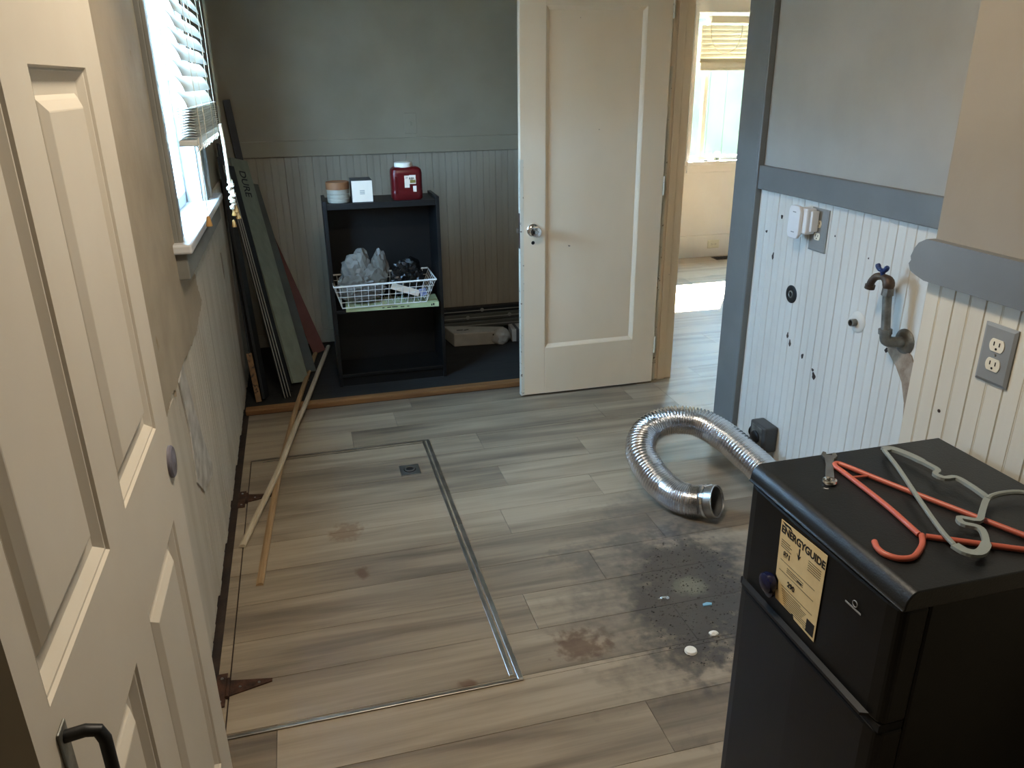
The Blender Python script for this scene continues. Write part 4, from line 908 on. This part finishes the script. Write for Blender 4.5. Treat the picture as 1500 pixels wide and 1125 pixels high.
# green flat box, basket and contents
gc = thing('green_card_box', 'flat pale green card box under the wire basket', 'box', (.42, 4.05, .426))
gb = MB(); c0 = Vector((.415, 4.075, .440)); ax = Vector((math.cos(.05), math.sin(.05)*-1, 0)); ay = Vector((ax.y*-1, ax.x, 0))
gb.obox(c0, ax*.243, ay*.085, (0, 0, .0125)); build('carton', gb, M['green_card'], gc, bevel=.001)
mb = MB(); fc0 = c0-ay*.0855
for i, (t, w_) in enumerate([(-.05, .012), (-.02, .02), (.01, .03), (.05, .02), (.08, .012), (.215, .008), (.205, .006)]): mb.obox(fc0+ax*t+Vector((0, 0, .001*((i % 3)-1))), ax*w_/2, ay*.0004, (0, 0, .0022 if i < 5 else .006))
build('box_print', mb, M['ink'], gc)
bs = thing('wire_basket', 'white wire basket in the middle of the bookcase', 'basket', (.38, 4.08, .453))
b0, b1 = (.150, 3.985, .462), (.590, 4.20, .462); t0, t1 = (.115, 3.955, .578), (.642, 4.235, .578)
def ringp(lo, hi, f):
    L_ = [lo[i]+(hi[i]-lo[i])*0 for i in range(3)]
    return L_
def lerp(a, b, f): return a+(b-a)*f
rim = [(t0[0], t0[1], .575), (t1[0], t0[1], .580), (t1[0], t1[1], .580), (t0[0], t1[1], .575)]
build('rim', MB().tube(rim, .0048, 8, closed=True), M['wire'], bs, smooth=30)
bot = [(b0[0], b0[1], .455), (b1[0], b0[1], .457), (b1[0], b1[1], .457), (b0[0], b1[1], .455)]
build('base_ring', MB().tube(bot, .0028, 6, closed=True), M['wire'], bs, smooth=30)
wm = {'front_wire': MB(), 'side_wire': MB(), 'back_wire': MB(), 'floor_wire': MB()}
for i in range(14):
    f = i/13
    wm['front_wire'].tube([(lerp(t0[0]+.03, t1[0]-.03, f), t0[1], .577), (lerp(b0[0], b1[0], f), b0[1], .456)], .0017, 5)
    wm['back_wire'].tube([(lerp(t0[0]+.03, t1[0]-.03, f), t1[1], .577), (lerp(b0[0], b1[0], f), b1[1], .456)], .0017, 5)
    wm['floor_wire'].tube([(lerp(b0[0], b1[0], f), b0[1], .455), (lerp(b0[0], b1[0], f), b1[1], .455)], .0017, 5)
for i in range(7):
    f = i/6
    for xt, xb_ in ((t0[0], b0[0]), (t1[0], b1[0])): wm['side_wire'].tube([(xt, lerp(t0[1]+.02, t1[1]-.02, f), .577), (xb_, lerp(b0[1], b1[1], f), .456)], .0017, 5)
for g in (.25, .5, .75):
    q = [(lerp(bot[k][0], rim[k][0], g), lerp(bot[k][1], rim[k][1], g), lerp(.456, .577, g)) for k in range(4)]
    wm['front_wire'].tube(q[:2], .0017, 5); wm['side_wire'].tube(q[1:3], .0017, 5); wm['back_wire'].tube(q[2:], .0017, 5); wm['side_wire'].tube([q[3], q[0]], .0017, 5)
for k, v in wm.items(): build(k, v, M['wire'], bs, smooth=30)['kind'] = 'stuff'
bgm = crumple([((.262, 4.085, .540), (.122, .085, .095), 4), ((.232, 4.085, .625), (.070, .05, .085), 3), ((.272, 4.085, .655), (.045, .04, .085), 3), ((.365, 4.085, .630), (.045, .045, .098), 3), ((.33, 4.07, .60), (.07, .05, .06), 3)], 3, .470)
build('clear_plastic_bag', bgm, M['bag'], loc=(.26, 4.08, .47), smooth=18, label='crumpled clear plastic bag in the left half of the basket', cat='bag')
q = crumple([((.505, 4.10, .565), (.085, .075, .095), 4), ((.53, 4.10, .62), (.05, .05, .055), 3)], 8, .470)
build('black_bag', q, M['bag_black'], loc=(.50, 4.10, .47), smooth=18, label='crumpled black plastic bag in the right half of the basket', cat='bag')
pk = thing('folded_packet', 'white folded packet with blue print at the basket front', 'packet', (.50, 3.995, .50))
build('packet_sheet', MB().plank((.41, 3.984, .556), (.555, 4.000, .500), (0, .1, 1), .034, .006), M['box_white'], pk, bevel=.002)
build('blue_tag', MB().plank((.556, 3.992, .505), (.592, 3.992, .512), (0, .1, 1), .040, .003), mat('blue_printed_tag', '#6f7fae', '#aeb6cf', .5, scale=60), pk)

# ------------------------------------------------------------------ stacked stuff on the alcove floor right of the bookcase
pg = thing('taped_package', 'long white taped package on the alcove floor', 'package', (.99, 4.60, 0))
build('package_body', MB().prism([(.83, 4.535, 0), (1.16, 4.51, 0), (1.165, 4.60, 0), (.80, 4.72, 0)], (0, 0, .085)), M['pkg'], pg, bevel=.006)
build('loose_wrap', blob((1.125, 4.535, .045), (.055, .05, .045), 8, .18, 3, 1.6, flat=.001), M['pkg'], pg, smooth=40)
mb = MB()
for t in (0, .022, .045): mb.box((1.075+.004*math.sin(t*90), 4.512, .015+t), (1.088, 4.5155, .024+t))
mb.plank((.86, 4.60, .0862), (.90, 4.60, .0862), (0, 1, 0), .012, .001); mb.plank((.905, 4.59, .0862), (.935, 4.60, .0862), (0, 1, 0), .010, .001); build('print_marks', mb, M['ink'], pg)
pg2 = thing('small_package', 'small white package right of the long taped package', 'package', (1.27, 4.60, 0))
build('package_body', MB().prism([(1.20, 4.53, 0), (1.36, 4.52, 0), (1.37, 4.66, 0), (1.21, 4.66, 0)], (0, 0, .080)), M['pkg'], pg2, bevel=.005)
build('tape_band', MB().prism([(1.228, 4.524, 0), (1.246, 4.523, 0), (1.250, 4.662, 0), (1.232, 4.662, 0)], (0, 0, .0815)), M['box_grey'], pg2)
for k, (y, z, w_, lab, mt) in enumerate([(4.80, 0, .10, 'pale strip at the bottom of the stack along the alcove wall', 'pkg'), (4.80, .045, .09, 'grey strip second in the stack along the alcove wall', 'grey_board'),
                                       (4.81, .09, .07, 'dark strip third in the stack along the alcove wall', 'grey_board'), (4.82, .13, .05, 'narrow dark strip on top of the stack along the alcove wall', 'dark_board')]):
    st_ = thing('flooring_strip', lab, 'strip', (1.15, y, z), group='strips stacked along the alcove wall')
    xr_ = .98 if k == 0 else 1.70
    build('strip_body', MB().box((.74, y-w_/2, z), (xr_, y+w_/2, z+.040)), M[mt], st_, bevel=.003)
    build('strip_ridge', MB().box((.745, y-w_/2-.002, z+.014), (xr_-.005, y-w_/2+.001, z+.020)), M['light_edge'], st_)
    if k in (2, 3):
        for xx in (.97, 1.25): build('end_clip', MB().cyl((xx+.1*(k-2), y-w_/2-.004, z+.02), (xx+.1*(k-2), y-w_/2+.002, z+.02), .012, seg=14), M['light_edge'], st_)

# ------------------------------------------------------------------ boards leaning in the alcove corner
def leaning(name, label, p0, p1, wdir, w, t, mt, cat='board', extra=None):
    th = thing(name, label, cat, p0, group='boards leaning in the alcove corner')
    b_ = build('board_body', MB().plank(p0, p1, wdir, w, t), M[mt], th, bevel=.001)
    return th
lg = leaning('leaning_board', 'wide grey green board with dark lettering leaning in the corner', (-.105, 4.16, .008), (-.318, 4.78, 1.145), (.6, .75, 0), .118, .016, 'green_board')
leaning('leaning_board', 'grey board leaning just right of the grey green board', (-.045, 4.31, .008), (-.26, 4.85, 1.00), (.6, .75, 0), .075, .014, 'grey_board')
leaning('leaning_board', 'dark red board leaning behind the grey green board', (.015, 4.66, .006), (-.262, 4.855, .845), (1, .1, 0), .075, .014, 'red_board')
leaning('leaning_board', 'near black board leaning left of the grey green board', (-.172, 4.035, .006), (-.354, 4.58, 1.13), (.6, .75, 0), .055, .014, 'dark_board')
leaning('leaning_board', 'tall near black board reaching highest up the corner', (-.200, 4.72, .006), (-.343, 4.860, 1.46), (1, .1, 0), .040, .016, 'dark_board')
leaning('leaning_board', 'black board leaning flat against the left wall', (-.285, 3.99, .006), (-.362, 4.26, 1.20), (.15, 1, 0), .10, .014, 'dark_board')
leaning('leaning_board', 'second black board behind the spotted strip', (-.325, 4.06, .006), (-.368, 4.40, 1.25), (.15, 1, 0), .12, .010, 'dark_board')
for k, (dx, lab) in enumerate([(0, 'thin pale edged strip, left of the three thin strips'), (.014, 'thin pale edged strip, middle of the three thin strips'), (.028, 'thin pale edged strip, right of the three thin strips')]):
    th = thing('thin_strip', lab, 'strip', (-.19+dx, 3.96+dx, .005), group='thin strips leaning in the alcove corner')
    p0, p1 = Vector((-.19+dx, 3.965+dx*.6, .004)), Vector((-.352+dx*.5, 4.20+dx, 1.17))
    build('strip_body', MB().plank(p0, p1, (1, .2, 0), .009, .018), M['dark_board'], th)
    build('pale_edge', MB().plank(p0+Vector((.003, -.0095, 0)), p1+Vector((.003, -.0095, 0)), (1, .2, 0), .003, .002), M['light_edge'], th)
sps = thing('spotted_strip', 'short spotted tan strip standing at the left wall', 'strip', (-.315, 3.94, 0))
build('strip_body', MB().plank((-.318, 3.945, .003), (-.340, 4.01, .25), (1, .1, 0), .028, .012), M['leopard'], sps, bevel=.002)
build('strip_back', MB().plank((-.318, 3.955, .003), (-.340, 4.020, .25), (1, .1, 0), .024, .006), M['gap'], sps)
# lettering down the grey green board
p0, p1 = Vector((-.105, 4.16, .008)), Vector((-.318, 4.78, 1.145)); dd = (p0-p1).normalized(); wv = Vector((.6, .75, 0)); wv = (wv-dd*wv.dot(dd)).normalized(); nn = dd.cross(wv)
if nn.y > 0: nn = -nn
gbd = [c for c in lg.children][0]
for k, (chs, mt_, sz) in enumerate([('DURE', 'dark_board', .062)]):
    text_part('board_lettering', chs, sz, frame_mtx(p1+dd*(.15+.155*k)+nn*.0088-wv*.005, dd, nn.cross(dd)), M[mt_], gbd, bold=.001)
bt = thing('hand_brush', 'black handled hand brush with yellow label in the alcove corner', 'brush', (-.09, 4.80, .03))
build('brush_head', MB().plank((-.10, 4.80, .0), (-.085, 4.845, .24), (1, 0, 0), .055, .03), M['yellow'], bt, bevel=.004)
build('brush_handle', MB().tube(spline([(-.088, 4.835, .235), (-.085, 4.835, .29), (-.095, 4.845, .36), (-.108, 4.85, .43)], 14), [.012+.006*math.exp(-((i-3)/3)**2) for i in range(15)], 10), M['black'], bt, smooth=True)

# ------------------------------------------------------------------ fill lamp added to brighten the room, above the frame
LX, LY = .30, 1.40
cl_ = thing('added_ceiling_lamp', 'flush ceiling lamp added above the view to brighten the room', 'lamp', (LX, LY, CEIL))
build('added_lamp_base', MB().lathe([(.16, 0), (.16, -.02), (.15, -.025)], (LX, LY, CEIL-.001), seg=32), M['white_plastic'], cl_, smooth=30)
lamp = add_light('added_fill_light', 'AREA', (LX, LY, CEIL-.05), (0, 0, -1), 15.8, (1.0, .87, .70), shape='DISK', size=.34)
build('added_lamp_rim', MB().tube([(LX+.175*math.cos(a), LY+.175*math.sin(a), CEIL-.035) for a in [i*math.pi/24 for i in range(48)]], .008, 8, closed=True), M['chrome'], cl_, smooth=True)
